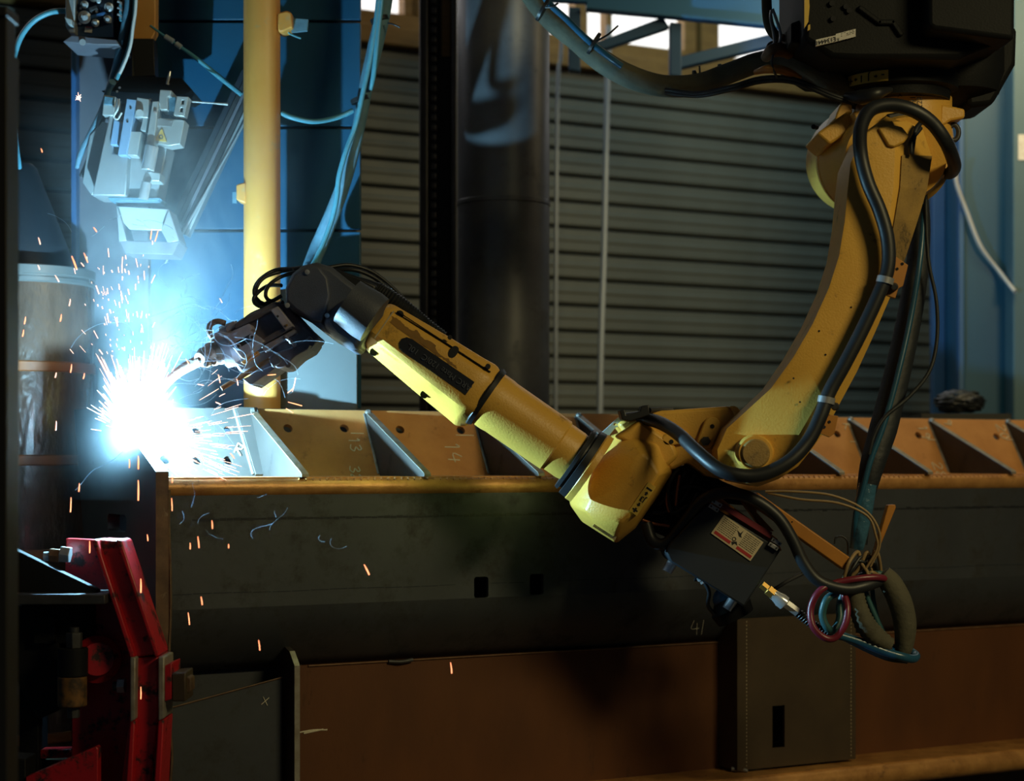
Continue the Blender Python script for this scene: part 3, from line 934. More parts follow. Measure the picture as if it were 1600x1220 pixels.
# ================================================================== STEEL BEAM
BD0 = 3.87
KB = BD0 / 3.8
F0 = V(((262 - HX) / F * BD0, BD0, ZC))      # front left corner, z measured from the horizon


def B(s, w_, z):
    return F0 + (UB * s + WB * w_ + ZV * z) * KB


def swz(p):
    r = p - F0
    return r.dot(UB) / KB, r.dot(WB) / KB, r.z / KB


def on_w(x, y, w_):
    """(s, z) of the pixel on the beam plane at distance w_ behind the front"""
    s, _, z = swz(hit(x, y, F0 + WB * (w_ * KB), WB))
    return s, z


SE = 3.7
beam = empty('steel_beam', B(0, 0.1, -0.8), 'long welded steel beam with slanted stiffener plates and a heat-tinted pipe edge', 'beam')
WZ0, WZ1 = (0.25, -0.034), (0.343, 0.125)
wd = (WB * (WZ1[0] - WZ0[0]) + ZV * (WZ1[1] - WZ0[1])) * KB
wlen = wd.length
wdir = wd / wlen
wnor = UB.cross(wdir).normalized()           # towards the camera
if wnor.y > 0:
    wnor = -wnor
wp0 = B(0, *WZ0)


def web(s, b, t=0.0):
    return wp0 + UB * (s * KB) + wdir * b - wnor * t


def on_web(x, y):
    r = hit(x, y, wp0, wnor) - wp0
    return r.dot(UB) / KB, r.dot(wdir)


holes = []
for (x, y) in ((258, 718), (308, 719), (357, 719), (308, 672), (357, 672), (258, 672), (450, 669), (538, 669), (625, 671), (720, 672), (812, 674),
               (1308, 678), (1435, 680), (1557, 682)):
    s, b = on_web(x, y)
    holes.append(ell(s, b, 0.0115, 0.0115, 14))
smid = (on_web(378, 645)[0] + on_web(408, 645)[0]) / 2
hl = [h for h in holes if h[0][0] < smid]
hr = [h for h in holes if h[0][0] >= smid]
solid('web_plate', web, [(smid, 0), (SE, 0), (SE, wlen), (smid, wlen)], 0, 0.012, M_RUST, beam, hr)
solid('splice_plate', web, [(0.0, 0), (smid, 0), (smid, wlen), (0.0, wlen)], 0, 0.012,
      mat('grey_ground_steel', (0.075, 0.068, 0.062), 0.55, 0.1, (0.055, 0.05, 0.045), 6, dirt=(0.05, 0.04, 0.032), dscale=14, dlo=0.6, dhi=0.8), beam, hl, label='paler grey plate with six bolt holes')
solid('web_backing', web, [(0.1, 0.0), (SE, 0), (SE, 0.02), (0.1, 0.02)], 0.014, 0.03, M_DSTEEL, beam)
solid('shelf', lambda s, w_, t: B(s, w_, -0.034 - t), [(0, 0.018), (SE, 0.018), (SE, 0.27), (0, 0.27)], 0, 0.012, M_RUST, beam)
# heat tinted pipe along the front
lathe('front_pipe', B(0.0, 0.0205, -0.057), B(SE, 0.0205, -0.057), [(0, 0.0205), (1, 0.0205)], M_PIPE, beam, 32)
bm = bmesh.new()
NB = 150
for i in range(NB):         # stepped weld ripples on the crown of the pipe
    s = 0.30 + i * 0.0165
    p = B(s, 0.012, -0.0385)
    P = [p + WB * -0.005 + ZV * -0.0035, p + UB * 0.003 + WB * 0.001 + ZV * 0.0012, p + UB * 0.009 + WB * 0.008 + ZV * 0.001]
    b_tube(bm, P, 0.0022, 5, 2)
rp = link('weld_ripples', bm, M_PIPE, beam, 0, 60)
rp['kind'] = 'stuff'
# slanted stiffener plates (each with a pale cut edge)
TH = 0.0085
gprof = [(0.344, 0.123), (0.010, -0.0245), (0.004, -0.028), (0.004, -0.034), (0.252, -0.034)]
g0 = None
for k in range(11):
    s = 0.3133 + 0.2985 * k

    def gf(a, b, t, s=s):
        return B(s + t, a, b)
    if g0 is None:
        g0 = solid('stiffener_plate', gf, gprof, -TH, TH, M_PLATE, beam, bevel=0.0)
        e0 = solid('cut_edge', gf, [(0.344, 0.123), (0.344, 0.1245), (0.008, -0.0238), (0.0030, -0.028), (0.0030, -0.034), (0.004, -0.034), (0.004, -0.028), (0.010, -0.0245)],
                   -TH, TH, M_EDGE, g0)
        wl0 = tube('weld_bead', [B(s - TH - 0.002, 0.253, -0.03), B(s - TH - 0.002, 0.30, 0.05), B(s - TH - 0.002, 0.34, 0.116)], 0.004, M_BEAD, g0, 8)
        tip = lathe('weld_tip', B(s - 0.008, 0.338, 0.118), B(s + 0.006, 0.333, 0.122), [(0, 0.004), (0.3, 0.008), (0.8, 0.007), (1, 0.003)], M_BEAD, g0, 10)
    else:
        g = g0.copy()
        COL.objects.link(g)
        g.location = g0.location + UB * (0.2985 * k * KB)
        for c in (e0, wl0, tip):
            c2 = c.copy()
            COL.objects.link(c2)
            c2.parent = g
# splice strip beside the first stiffener
s1, b1 = on_web(378, 645)
s2, b2 = on_web(408, 645)
solid('splice_strip', web, [(s1, 0.001), (s2 + 0.012, 0.001), (s2 - 0.01, wlen), (s1 - 0.016, wlen)], -0.008, -0.0004, MATS['grey_ground_steel'], beam, bevel=0.001)
tube('weld_bead', [web(s1 - 0.003, 0.004, -0.002), web(s1 - 0.01, wlen * .5, -0.002), web(s1 - 0.018, wlen, -0.002)], 0.0045, M_BEAD, beam, 8)
tube('weld_bead', [web(0.2, wlen + 0.001, 0.004), web(1.0, wlen + 0.001, 0.004), web(SE, wlen + 0.001, 0.004)], 0.0026, M_BEAD, beam, 6)
# end plate with its slanted cut edge and window
ES = -0.028


def endp(a, b, t):
    return B(ES + t, a, b)


hx0 = swz(hit(168, 802, B(ES, 0, 0), UB))
hx1 = swz(hit(197, 832, B(ES, 0, 0), UB))
wa, wb_, za, zb = hx1[1], hx0[1], hx1[2], hx0[2]
hole = []
for (cx, cz, a0) in ((wa + .012, za + .012, PI), (wb_ - .012, za + .012, 1.5 * PI), (wb_ - .012, zb - .012, 0), (wa + .012, zb - .012, .5 * PI)):
    hole += [(cx + .012 * math.cos(a0 + PI / 2 * i / 3), cz + .012 * math.sin(a0 + PI / 2 * i / 3)) for i in range(4)]
solid('end_plate', endp, [(-0.006, -0.022), (0.348, 0.126), (0.66, 0.126), (0.575, -0.16), (0.56, -0.9), (-0.006, -0.9)], 0, -ES, M_PLATE, beam, [hole])
solid('cut_edge', endp, [(-0.006, -0.022), (0.348, 0.126), (0.348, 0.1272), (-0.0072, -0.0212), (-0.0072, -0.9), (-0.006, -0.9)], 0.0, -ES, M_REDGE, beam)
bm = bmesh.new()
P = [B(0.004, -0.004, -0.06 - 0.07 * i) + WB * random.uniform(-0.002, 0.001) + UB * random.uniform(-0.004, 0.004) for i in range(12)]
b_tube(bm, P, 0.004, 6, 4)
link('corner_weld', bm, M_REDGE, beam, 0, 60)
# side plate with two keyhole slots, then the belly that turns in under it
zt = -0.072
_, zbend = on_w(600, 940, 0.008)


def side(s, z, t):
    return B(s, 0.008 + t, z)


slots = []
for (x, y) in ((752, 917.5), (838.5, 913)):
    s, z = on_w(x, y, 0.008)
    hw, hh, cr = 0.0115, 0.0175, 0.0075
    o = []
    for (sx, sz) in ((1, 1), (-1, 1), (-1, -1), (1, -1)):
        cx, cz = s + sx * hw, z + sz * hh
        a0 = math.atan2(sz, sx)
        o += [(cx + cr * math.cos(a0 + (i - 2) * 0.55), cz + cr * math.sin(a0 + (i - 2) * 0.55)) for i in range(5)]
    slots.append(o)
solid('side_plate', side, [(0, zt), (0, zbend), (SE, zbend), (SE, zt)], 0, 0.01, M_SIDE, beam, slots)
solid('slot_backing', side, [(0.3, zbend - .05), (SE, zbend - .05), (SE, zt - .03), (0.3, zt - .03)], 0.10, 0.11, M_GROOVE, beam)
LW = 0.10
_, zl = on_w(600, 1032, LW)
bm = bmesh.new()
prof = []
for i in range(7):
    t = i / 6
    prof.append((0.008 + (LW + 0.01 - 0.008) * (t ** 1.7), zbend + (zl - zbend) * t))
ra = [bm.verts.new(B(0, a, b)) for a, b in prof] + [bm.verts.new(B(0, a + .012, b)) for a, b in reversed(prof)]
rb = [bm.verts.new(B(SE, a, b)) for a, b in prof] + [bm.verts.new(B(SE, a + .012, b)) for a, b in reversed(prof)]
n = len(ra)
for i in range(n):
    j = (i + 1) % n
    bm.faces.new((ra[i], ra[j], rb[j], rb[i]))
bm.faces.new(ra)
bm.faces.new(list(reversed(rb)))
link('belly_plate', bm, M_SIDE, beam, 0, 50)
# faint mill line and scale stripe on the side plate
bm = bmesh.new()
sa, zq = on_w(270, 930, 0.008)
slot_s = [sum(p[0] for p in h_) / len(h_) for h_ in slots]
for i in range(60):
    s = sa + i * 0.045
    if any(abs(s + 0.021 - v_) < 0.045 for v_ in slot_s):
        continue
    b_box(bm, B(s, 0.0075, zq + 0.003 * math.sin(i * 0.9) * 0.3), UB * 0.042, WB * 0.001, ZV * 0.0016)
ml = link('mill_line', bm, M_GROOVE, beam, 0, 0)
ml['kind'] = 'stuff'
bm = bmesh.new()
sa, zq = on_w(300, 812, 0.008)
for i in range(220):
    s = sa + i * 0.0155
    hgt = random.uniform(0.003, 0.0075)
    b_box(bm, B(s, 0.0076, zq - hgt / 2 + random.uniform(-0.001, 0.001)), UB * random.uniform(0.0135, 0.0155), WB * 0.001, ZV * hgt)
st = link('scale_stripe', bm, mat('scale_stripe_dark', (0.040, 0.042, 0.046), 0.35, 0.5), beam, 0, 0)
st['kind'] = 'stuff'
# lower panels, pilaster, stiffener and flanges
_, zfl = on_w(1135, 1199, LW)
s0, _ = on_w(462, 1100, LW)
s1, _ = on_w(1128, 1100, LW)
s2, _ = on_w(1336, 1100, LW)


def low(s, z, t):
    return B(s, LW + t, z)


solid('lower_panel', low, [(s0, zfl), (s1, zfl), (s1, zl), (s0, zl)], 0, 0.012, M_BROWN, beam)
solid('lower_panel', low, [(s2 - 0.1, zfl), (SE, zfl), (SE, zl), (s2 - 0.1, zl)], 0, 0.012, M_BROWN, beam)
solid('lower_panel', low, [(0, -0.9), (s0, -0.9), (s0, zl), (0, zl)], 0.03, 0.042, M_SIDE, beam)
tube('weld_line', [low(s0 + 0.03, zl - 0.002, -0.002), low(s0 + 0.4, zl - 0.002, -0.002), low(s1, zl - 0.002, -0.002), low(SE, zl - 0.002, -0.002)], 0.0022, M_BRONZE, beam, 6)
bm = bmesh.new()
sa, _ = on_w(606, 1032, LW)
b_tube(bm, [low(sa, zl - 0.002, -0.004), low(sa + .03, zl - 0.004, -0.008), low(sa + .06, zl - 0.001, -0.006)], 0.005, 7, 4)
link('tack_weld', bm, M_DSTEEL, beam, 0, 60)
PW = 0.015
p0 = on_w(1152, 965, PW)
p1 = on_w(1337, 1201, PW)
pz0 = on_w(1152, 967, PW)[1]
pz1 = on_w(1152, 1204, PW)[1]
sl0 = on_w(1207, 1103, PW)
sl1 = on_w(1226, 1167, PW)
solid('pilaster', lambda s, z, t: B(s, PW + t, z), [(p0[0], pz0), (p1[0], pz0), (p1[0], pz1), (p0[0], pz1)], 0, 0.01, M_DBROWN, beam,
      [[(sl0[0], sl0[1]), (sl1[0], sl0[1]), (sl1[0], sl1[1]), (sl0[0], sl1[1])]], bevel=0.0)
solid('pilaster_side', lambda w_, z, t: B(p0[0] + t, w_, z), [(PW + .01, pz0), (LW, pz0), (LW, pz1), (PW + .01, pz1)], 0, 0.01, M_DBROWN, beam)
solid('pilaster_side', lambda w_, z, t: B(p1[0] - t, w_, z), [(PW + .01, pz0), (LW, pz0), (LW, pz1), (PW + .01, pz1)], 0, 0.01, M_DBROWN, beam)
for s in (p0[0] + 0.028, p1[0] - 0.016):
    bm = bmesh.new()
    for i in range(40):
        b_box(bm, B(s, PW - 0.0006, pz0 - 0.006 - i * (pz0 - pz1) / 41), UB * 0.0012, WB * 0.0008, -ZV * 0.0045)
    d_ = link('scribe_line', bm, M_LABEL, beam, 0, 0)
    d_['kind'] = 'stuff'
tube('weld_bead', [B(p0[0] - 0.004, PW + 0.02, pz1 + 0.002), B(p0[0] + 0.02, PW + 0.005, pz1 + 0.0), B(p0[0] + 0.03, PW - 0.003, pz1 - 0.004)], 0.006, M_BEAD, beam, 8)
solid('slot_backing', low, [(s1, zfl), (s2, zfl), (s2, zl), (s1, zl)], 0.0, 0.01, M_GROOVE, beam)
fs = -0.035
solid('bottom_flange', lambda s, w_, t: B(s, w_, zfl - t), [(0.0, fs), (SE, fs), (SE, 0.3), (0.0, 0.3)], 0, 0.02, M_PIPE, beam)
lathe('bottom_pipe', B(0.0, fs + 0.01, zfl - 0.03), B(SE, fs + 0.01, zfl - 0.03), [(0, 0.03), (1, 0.03)], M_PIPE, beam, 24)
solid('bottom_web', lambda s, z, t: B(s, 0.04 + t, z), [(0, zfl - 0.02), (SE, zfl - 0.02), (SE, zfl - 0.16), (0, zfl - 0.16)], 0, 0.02, M_DBROWN, beam)
# narrow vertical stiffener and the triangular plate left of it
sv, zv0 = on_w(460, 1040, 0.0)
_, zv1 = on_w(455, 1016, 0.05)
solid('vertical_stiffener', lambda a, b, t: B(sv + t, a, b), [(0.0, zfl), (0.0, zv0), (0.03, zv1), (0.14, zv1 + 0.03), (0.14, zfl)], 0, 0.0125, M_PLATE, beam)
solid('cut_edge', lambda a, b, t: B(sv + t, a, b), [(-0.001, zfl), (-0.001, zv0), (0.0295, zv1 + 0.001), (0.03, zv1), (0.0, zv0), (0.0, zfl)], 0, 0.0125, M_EDGE, beam)
tp = [on_w(x, y, 0.05) for x, y in ((258, 1108), (441, 1058), (441, 1240), (258, 1240))]
solid('corner_plate', lambda s, z, t: B(s, 0.05 + t, z), tp, 0, 0.01, M_SIDE, beam)
tube('weld_bead', [B(tp[0][0], 0.049, tp[0][1]), B((tp[0][0] + tp[1][0]) / 2, 0.049, (tp[0][1] + tp[1][1]) / 2), B(tp[1][0], 0.049, tp[1][1])], 0.002, M_REDGE, beam, 6)

# chalk marks
def cw(s, b):
    return web(s, b, -0.0012)


def chalk_web(txt, x, y, h, ax=(0, -1), ay=(1, 0)):
    s, b = on_web(x, y)
    write_chalk('chalk_mark', txt, cw, s, b, h, beam, ax, ay, r=0.0016)


chalk_web('13', 543, 681, 0.028)
chalk_web('32', 545, 728, 0.026)
chalk_web('14', 692, 688, 0.040)
chalk_web('R', 364, 706, 0.03, (0.8, -0.5), (0.4, 0.9))
chalk_web('K', 1316, 661, 0.034)
chalk_web('19', 1431, 662, 0.034)
chalk_web('28', 1455, 722, 0.034)
chalk_web('20', 1555, 663, 0.034)
chalk_web('9', 1472, 655, 0.03)
for x, y, l in ((1328, 690, 15), (1449, 687, 15), (1572, 687, 15), (548, 677, 20), (712, 680, 28)):
    a = on_web(x, y)
    b = on_web(x + l, y + 0.6)
    chalk('chalk_tick', [[a, ((a[0] + b[0]) / 2, (a[1] + b[1]) / 2), b]], cw, 0.0013, beam)
chs = lambda s, z: B(s, 0.0068, z)
s, z = on_w(1076, 992, 0.04)
write_chalk('chalk_mark', '4/', lambda s_, z_: B(s_, 0.034, z_), s, z, 0.036, beam, r=0.00045)
s, z = on_w(468, 1144, LW)
s_b, z_b = on_w(511, 1140, LW)
chalk('chalk_dash', [[(s, z - .0), ((s + s_b) / 2, z + .003), (s_b, z_b + .0)], [(s + .01, z - .003), ((s + s_b) / 2, z), (s_b - .01, z_b + .002)]],
      lambda a, b: low(a, b, -0.001), 0.0019, beam)
s, z = on_w(414, 1095, 0.05)
chalk('chalk_cross', [[(s - .009, z - .007), (s, z), (s + .009, z + .007)], [(s - .005, z + .010), (s, z), (s + .005, z - .010)]],
      lambda a, b: B(a, 0.0485, b), 0.0009, beam)

# ================================================================== WELDING ROBOT
RX = 4.15
rob = empty('welding_robot', q(1406, -100, RX), 'yellow articulated welding robot hanging upside down from its black base', 'robot')


def R_(name, pts, d0, d1, m=None, b=0.003, parent=None, label=None, holes=()):
    return pr(name, pts, d0, d1, m or M_YEL, parent or rob, b, holes, label)


# --- black base casting
base = R_('base_casting', [(1256, -240), (1256, 62), (1300, 90), (1340, 92), (1500, 92), (1515, 84), (1585, 58), (1590, -240)], 4.0, 4.38, M_BLACKCAST, 0.012)
R_('base_shoulder', [(1448, -240), (1450, 40), (1460, 46), (1586, 62), (1588, -240)], 3.93, 4.05, M_BLACKCAST, 0.010, base)
lathe('base_drum', q(1500, 64, 4.2) + V((0, 0.1, 0.02)), q(1500, 64, 4.2) + V((0, 0.1, -0.13)), [(0, 0.13), (0.55, 0.13), (0.85, 0.115), (1, 0.06)], M_BLACKCAST, base, 40)
R_('base_rear', [(1505, 108), (1512, 168), (1552, 163), (1588, 100), (1590, 40), (1520, 60)], 4.24, 4.42, M_BLACKCAST, 0.012, base)
R_('cast_rib', pill(1345, 12, 1375, 34, 4) , 3.99, 4.01, M_BLACKCAST, 0.003, base)
R_('cast_rib', pill(1375, 34, 1396, 34, 4), 3.99, 4.01, M_BLACKCAST, 0.003, base)
R_('cast_rib', pill(1396, 34, 1408, 52, 4), 3.99, 4.01, M_BLACKCAST, 0.003, base)
for c in ((1300, 5), (1302, 29), (1322, 10), (1327, 16)):
    cyl('screw', q(*c, 3.99), q(*c, 4.005), 0.006, M_DSTEEL, base, 12)
R_('side_label', [(1257, -20), (1263, -20), (1265, 10), (1263, 34), (1257, 44)], 3.992, 4.0, M_WARN, 0, base, 'yellow label on the base edge')
R_('side_label', [(1263, 39), (1266, 38), (1266, 46), (1262, 48)], 3.992, 4.0, M_WARN, 0, base)
R_('serial_label', [(1275, 62), (1306, 55), (1306, 65), (1275, 72)], 3.990, 4.0, M_WLABEL, 0, base, 'white serial number label')
R_('data_label', [(1306, 53), (1337, 45), (1337, 57), (1306, 65)], 3.990, 4.0, M_WLABEL, 0, base, 'white data label')
text('serial_text', 'E134441', q(1290.5, 63.5, 3.988), V((-1, 0, -0.22)), V((0.22, 0, -1)), 0.0135, M_INK, base)
text('data_text', 'R', q(1310, 61, 3.988), V((-1, 0, -0.22)), V((0.22, 0, -1)), 0.008, M_INK, base)
bm = bmesh.new()
for i in range(4):
    for j in range(5):
        if random.random() < 0.75:
            x = 1314 + j * 4.4
            y = 54.5 - (x - 1306) * 0.25 + (i - 1) * 2.4
            p = q(x, y, 3.9895)
            b_box(bm, p, V((random.uniform(.002, .0055), 0, .001)), V((0, .0006, 0)), V((0, 0, .0011)))
t = link('data_print', bm, M_INK, base, 0, 0)
t['kind'] = 'stuff'
# --- turning ring, with its curved axis label
ax = q(1406, HY, 4.2)


def ringp(y):
    return V((ax.x, 4.22, zd(y, 4.2)))


R1 = 92 / F * 4.2
ring = lathe('turning_ring', ringp(110), ringp(158), [(0, R1 * 1.03), (0.12, R1 * 1.03), (0.16, R1), (0.66, R1), (0.72, R1 * 0.88), (1, R1 * 0.86)], M_BLACKCAST, rob, 56)
la = math.radians(-44)
lc = ringp(133) + V((math.sin(la), -math.cos(la), 0)) * (R1 + 0.0012)
ltx = V((math.cos(la), math.sin(la), 0))
ldn = V((math.sin(la), -math.cos(la), 0))
bm = bmesh.new()
vs = []
for i in range(9):
    a = la + (i - 4) * 0.10
    d = V((math.sin(a), -math.cos(a), 0)) * (R1 + 0.0008)
    vs.append((bm.verts.new(ringp(133) + d + ZV * 0.0125), bm.verts.new(ringp(133) + d - ZV * 0.0125)))
for a, b in zip(vs, vs[1:]):
    bm.faces.new((a[0], b[0], b[1], a[1]))
link('axis_label', bm, M_WARN, ring, 0, 60, label='yellow axis direction label')

def curved(ch, off, size):
    a = la - off
    d = V((math.sin(a), -math.cos(a), 0))
    text('axis_print', ch, ringp(133) + d * (R1 + 0.0014), V((-math.cos(a), -math.sin(a), 0)), V((0, 0, -1)), size, M_INK, ring, bold=0.0003)


for ch, off in (('-', -0.31), ('J', -0.06), ('1', 0.08), ('+', 0.32)):
    curved(ch, off, 0.022 if ch in 'J1' else 0.026)


def curved_poly(pts, off, name='axis_arrow'):
    a = la - off
    d = V((math.sin(a), -math.cos(a), 0))
    tx = V((-math.cos(a), -math.sin(a), 0))
    o = ringp(133) + d * (R1 + 0.0014)
    solid(name, lambda x, y, t: o + tx * x - ZV * y + d * t, pts, -0.0004, 0.0004, M_INK, ring)


ARW = [(-1, 0), (0, 1), (0, .4), (.9, .4), (.9, -.4), (0, -.4), (0, -1)]
curved_poly([(x * .0045, y * .0045) for x, y in ARW], -0.19)
curved_poly([(-x * .0045, y * .0045) for x, y in ARW], 0.20)
# --- shoulder housing
neck = lathe('shoulder_neck', q(1412, 156, 4.25), q(1412, 232, 4.25), [(0, 0.112), (0.5, 0.112), (1, 0.118)], M_YEL, rob, 40, 0.002)
R_('neck_lug', [(1470, 162), (1508, 170), (1508, 184), (1486, 188), (1468, 200)], 4.16, 4.30, M_YEL, 0.005, neck)
R_('cast_block', [(1276, 208), (1326, 172), (1345, 178), (1345, 196), (1296, 226)], 4.16, 4.34, M_YEL, 0.006)
R_('cast_block', [(1304, 186), (1314, 160), (1331, 160), (1332, 176), (1312, 190)], 4.2, 4.34, M_YEL, 0.004)
R_('cast_bar', [(1332, 174), (1372, 170), (1376, 182), (1340, 192)], 4.12, 4.22, M_YEL, 0.004)
A0, A1 = q(1416, 246, 3.98), q(1404, 250, 4.34)
lathe('shoulder_disc', A0, A1, [(0, 0.088), (0.45, 0.10), (0.5, 0.112), (0.9, 0.113), (1, 0.105)], M_YEL, rob, 56)
d0_, d1_ = q(1394, 248, 4.12), q(1336, 252, 4.66)
axd = (d1_ - d0_)
drum = lathe('motor_drum', d0_, d1_, [(0, 0.108), (0.04, 0.118), (0.42, 0.136), (0.43, 0.131), (0.45, 0.131), (0.46, 0.137), (0.9, 0.134), (1, 0.11)], M_YEL, rob, 64)
lathe('drum_gap', q(1392, 248, 4.14), d0_ + V((0, 0.06, 0)), [(0, 0.095), (1, 0.10)], M_DPOST, rob, 48)
cyl('plug', q(1271, 198, 4.36), q(1276, 199, 4.38), 0.006, M_INK, drum, 12)
R_('shoulder_lug', [(1472, 240), (1486, 242), (1486, 272), (1470, 275), (1464, 262)], 4.08, 4.2, M_YEL, 0.004)
R_('name_tag', [(1422, 198), (1442, 190), (1450, 205), (1436, 216)], 4.03, 4.06, M_LABEL, 0.001)
bm = bmesh.new()
b_tube(bm, [q(1490 + 8 * math.cos(a), 207 + 12 * math.sin(a), 4.2) for a in [i * 2 * PI / 16 for i in range(17)]], 0.006, 8, 2)
link('lifting_eye', bm, M_DSTEEL, rob, 0, 60)
text('neck_text', 'I391', q(1427, 160, 4.128), V((-0.05, 0, 1)), V((-1, 0, 0)), 0.018, M_INK, neck)
text('neck_text', '12237', q(1437, 160, 4.128), V((-0.05, 0, 1)), V((-1, 0, 0)), 0.018, M_INK, neck)
text('neck_text', 'X', q(1406, 148, 4.12), V((1, 0, 0.2)), V((0, 0, 1)), 0.016, M_INK, neck)
SHIFT = -0.18
# --- curved lower arm: front flat, ridge, sloped flank, back
ST = [((1375, 191), (1395, 189), (1415, 190)), ((1346, 212), (1400, 206), (1440, 203)), ((1327, 255), (1402, 240), (1454, 245)),
      ((1322, 300), (1400, 290), (1446, 297)), ((1318, 345), (1393, 340), (1431, 347)), ((1309, 400), (1385, 395), (1413, 402)),
      ((1293, 450), (1371, 450), (1394, 454)), ((1268, 505), (1345, 510), (1367, 517)), ((1238, 557), (1315, 570), (1337, 582)),
      ((1205, 605), (1288, 618), (1310, 632)), ((1170, 638), (1268, 655), (1290, 670)), ((1138, 668), (1248, 690), (1267, 702)),
      ((1123, 702), (1227, 716), (1246, 728)), ((1126, 730), (1198, 738), (1216, 748)), ((1145, 752), (1170, 755), (1184, 760))]
AF, AM, AB = 4.02, 4.10, 4.24
bm = bmesh.new()
rows = []


def at_depth(p, dface, d):
    """same real position as the pixel at depth dface, moved straight back to depth d"""
    r = q(p[0], p[1], dface)
    return V((r.x, d + SHIFT, r.z))


nst = len(ST)
for ist, (Lp, Mp, Rp) in enumerate(ST):
    tl = 0.06 * max(0.0, min(1.0, (ist - 8) / 3))
    li = (Lp[0] + (Mp[0] - Lp[0]) * 0.10, Lp[1] + (Mp[1] - Lp[1]) * 0.10)
    l2 = (Lp[0] + (Mp[0] - Lp[0]) * 0.03, Lp[1] + (Mp[1] - Lp[1]) * 0.03)
    mi = (Mp[0] + (Lp[0] - Mp[0]) * 0.05, Mp[1] + (Lp[1] - Mp[1]) * 0.05)
    mo = (Mp[0] + (Rp[0] - Mp[0]) * 0.12, Mp[1] + (Rp[1] - Mp[1]) * 0.12)
    rows.append([bm.verts.new(v) for v in (at_depth(Lp, AM, AB), at_depth(Lp, AM, AF + tl + 0.012), at_depth(l2, AF, AF + tl + 0.002), at_depth(li, AF, AF + tl),
                                           at_depth(mi, AF, AF), at_depth(Mp, AF, AF + 0.003), at_depth(mo, AF, AF + 0.012), at_depth(Rp, AM, AM - 0.01), at_depth(Rp, AM, AM + 0.01), at_depth(Rp, AM, AB))])
for r0, r1 in zip(rows, rows[1:]):
    n = len(r0)
    for i in range(n):
        j = (i + 1) % n
        bm.faces.new((r0[i], r0[j], r1[j], r1[i]))
bm.faces.new(rows[0])
bm.faces.new(list(reversed(rows[-1])))
arm = link('lower_arm', bm, M_YEL, rob, 0, 28)
R_('rounded_recess', [(1372, 200), (1392, 194), (1410, 198), (1421, 212), (1413, 222), (1398, 230), (1388, 228)], 4.012, 4.03, M_YEL, 0.004, arm)
# bare rubbed flank
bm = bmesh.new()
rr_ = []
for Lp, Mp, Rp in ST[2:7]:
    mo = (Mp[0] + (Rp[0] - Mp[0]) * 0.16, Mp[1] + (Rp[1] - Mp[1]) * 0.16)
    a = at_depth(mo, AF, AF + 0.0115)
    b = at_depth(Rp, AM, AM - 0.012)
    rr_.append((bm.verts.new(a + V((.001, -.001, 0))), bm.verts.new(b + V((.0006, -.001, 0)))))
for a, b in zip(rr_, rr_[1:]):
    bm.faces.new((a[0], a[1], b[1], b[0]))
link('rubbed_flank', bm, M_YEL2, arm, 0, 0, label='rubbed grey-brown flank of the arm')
# elbow pivot boss
c = q(1181, 708, 4.02)
lathe('pivot_boss', c + V((0, 0.004, 0)), c + V((0, 0.33, 0)), [(0, 0.036), (0.02, 0.040), (1, 0.044)], M_YEL, arm, 40)
lathe('pivot_cap', c + V((0, -0.003, 0)), c + V((0, 0.006, 0)), [(0, 0.028), (0.4, 0.031), (1, 0.031)], M_YEL2, arm, 40)
for k in range(5):
    y = 480 + k * 37
    cyl('pit', q(1330 - k * 20 - (k % 2) * 30, y, 4.0185), q(1330 - k * 20 - (k % 2) * 30, y, 4.021), 0.0022, M_INK, arm, 8)
# hose clamps and their bracket plates
for (x0, y0, ang, pts) in ((1383, 438, -15, [(1396, 398), (1419, 414), (1411, 447), (1404, 450), (1399, 466), (1382, 460)]),
                           (1291, 625, -12, [(1282, 645), (1310, 650), (1304, 677), (1296, 683), (1278, 676)])):
    br = R_('bracket_plate', pts, 4.005, 4.018, M_ORNG, 0.001, None, None)
    for dx_, dy_ in ((6, 22), (14, 14)):
        cyl('bracket_hole', q(pts[0][0] + dx_, pts[0][1] + dy_, 4.003), q(pts[0][0] + dx_, pts[0][1] + dy_, 4.007), 0.0032, M_INK, br, 10)
    a = math.radians(ang - 90)
    dxx, dyy = math.sin(math.radians(ang)), math.cos(math.radians(ang))
    lathe('hose_clamp', q(x0 - 5 * dxx, y0 - 5 * dyy, 3.985), q(x0 + 5 * dxx, y0 + 5 * dyy, 3.985), [(0, 0.0185), (1, 0.0185)], M_STEEL, br, 24)
    lathe('clamp_bolt', q(x0 + 14, y0 + 10, 3.985), q(x0 + 14, y0 + 10, 4.01), [(0, 0.006), (0.3, 0.009), (1, 0.009)], M_DSTEEL, br, 12)
SHIFT = 0.0
# --- elbow casting
EF = 4.03
R_('elbow_bracket', [(965, 662), (985, 648), (1010, 642), (1040, 641), (1140, 634), (1166, 652), (1135, 690), (1122, 722), (1135, 750), (1105, 744), (1075, 722), (1050, 735), (985, 690)],
   4.07, 4.26, M_YEL, 0.008)
R_('bracket_rim', [(1140, 634), (1150, 634), (1168, 651), (1140, 684), (1130, 700), (1127, 722), (1116, 715), (1120, 690), (1135, 668), (1150, 652)], 4.06, 4.1, M_YEL, 0.004)
pb = R_('bolt_boss', pill(1103, 689, 1113, 664, 13), 4.055, 4.075, M_YEL, 0.003)
cyl('bolt_head', q(1103, 689, 4.045), q(1103, 689, 4.06), 0.011, M_DSTEEL, pb, 6)
cyl('bolt_hole', q(1113, 666, 4.053), q(1113, 666, 4.06), 0.005, M_INK, pb, 14)
pb = R_('bolt_boss', pill(1044, 687, 1068, 682, 10), 4.055, 4.075, M_YEL, 0.003)
cyl('bolt_hole', q(1049, 690, 4.053), q(1049, 690, 4.06), 0.005, M_INK, pb, 14)
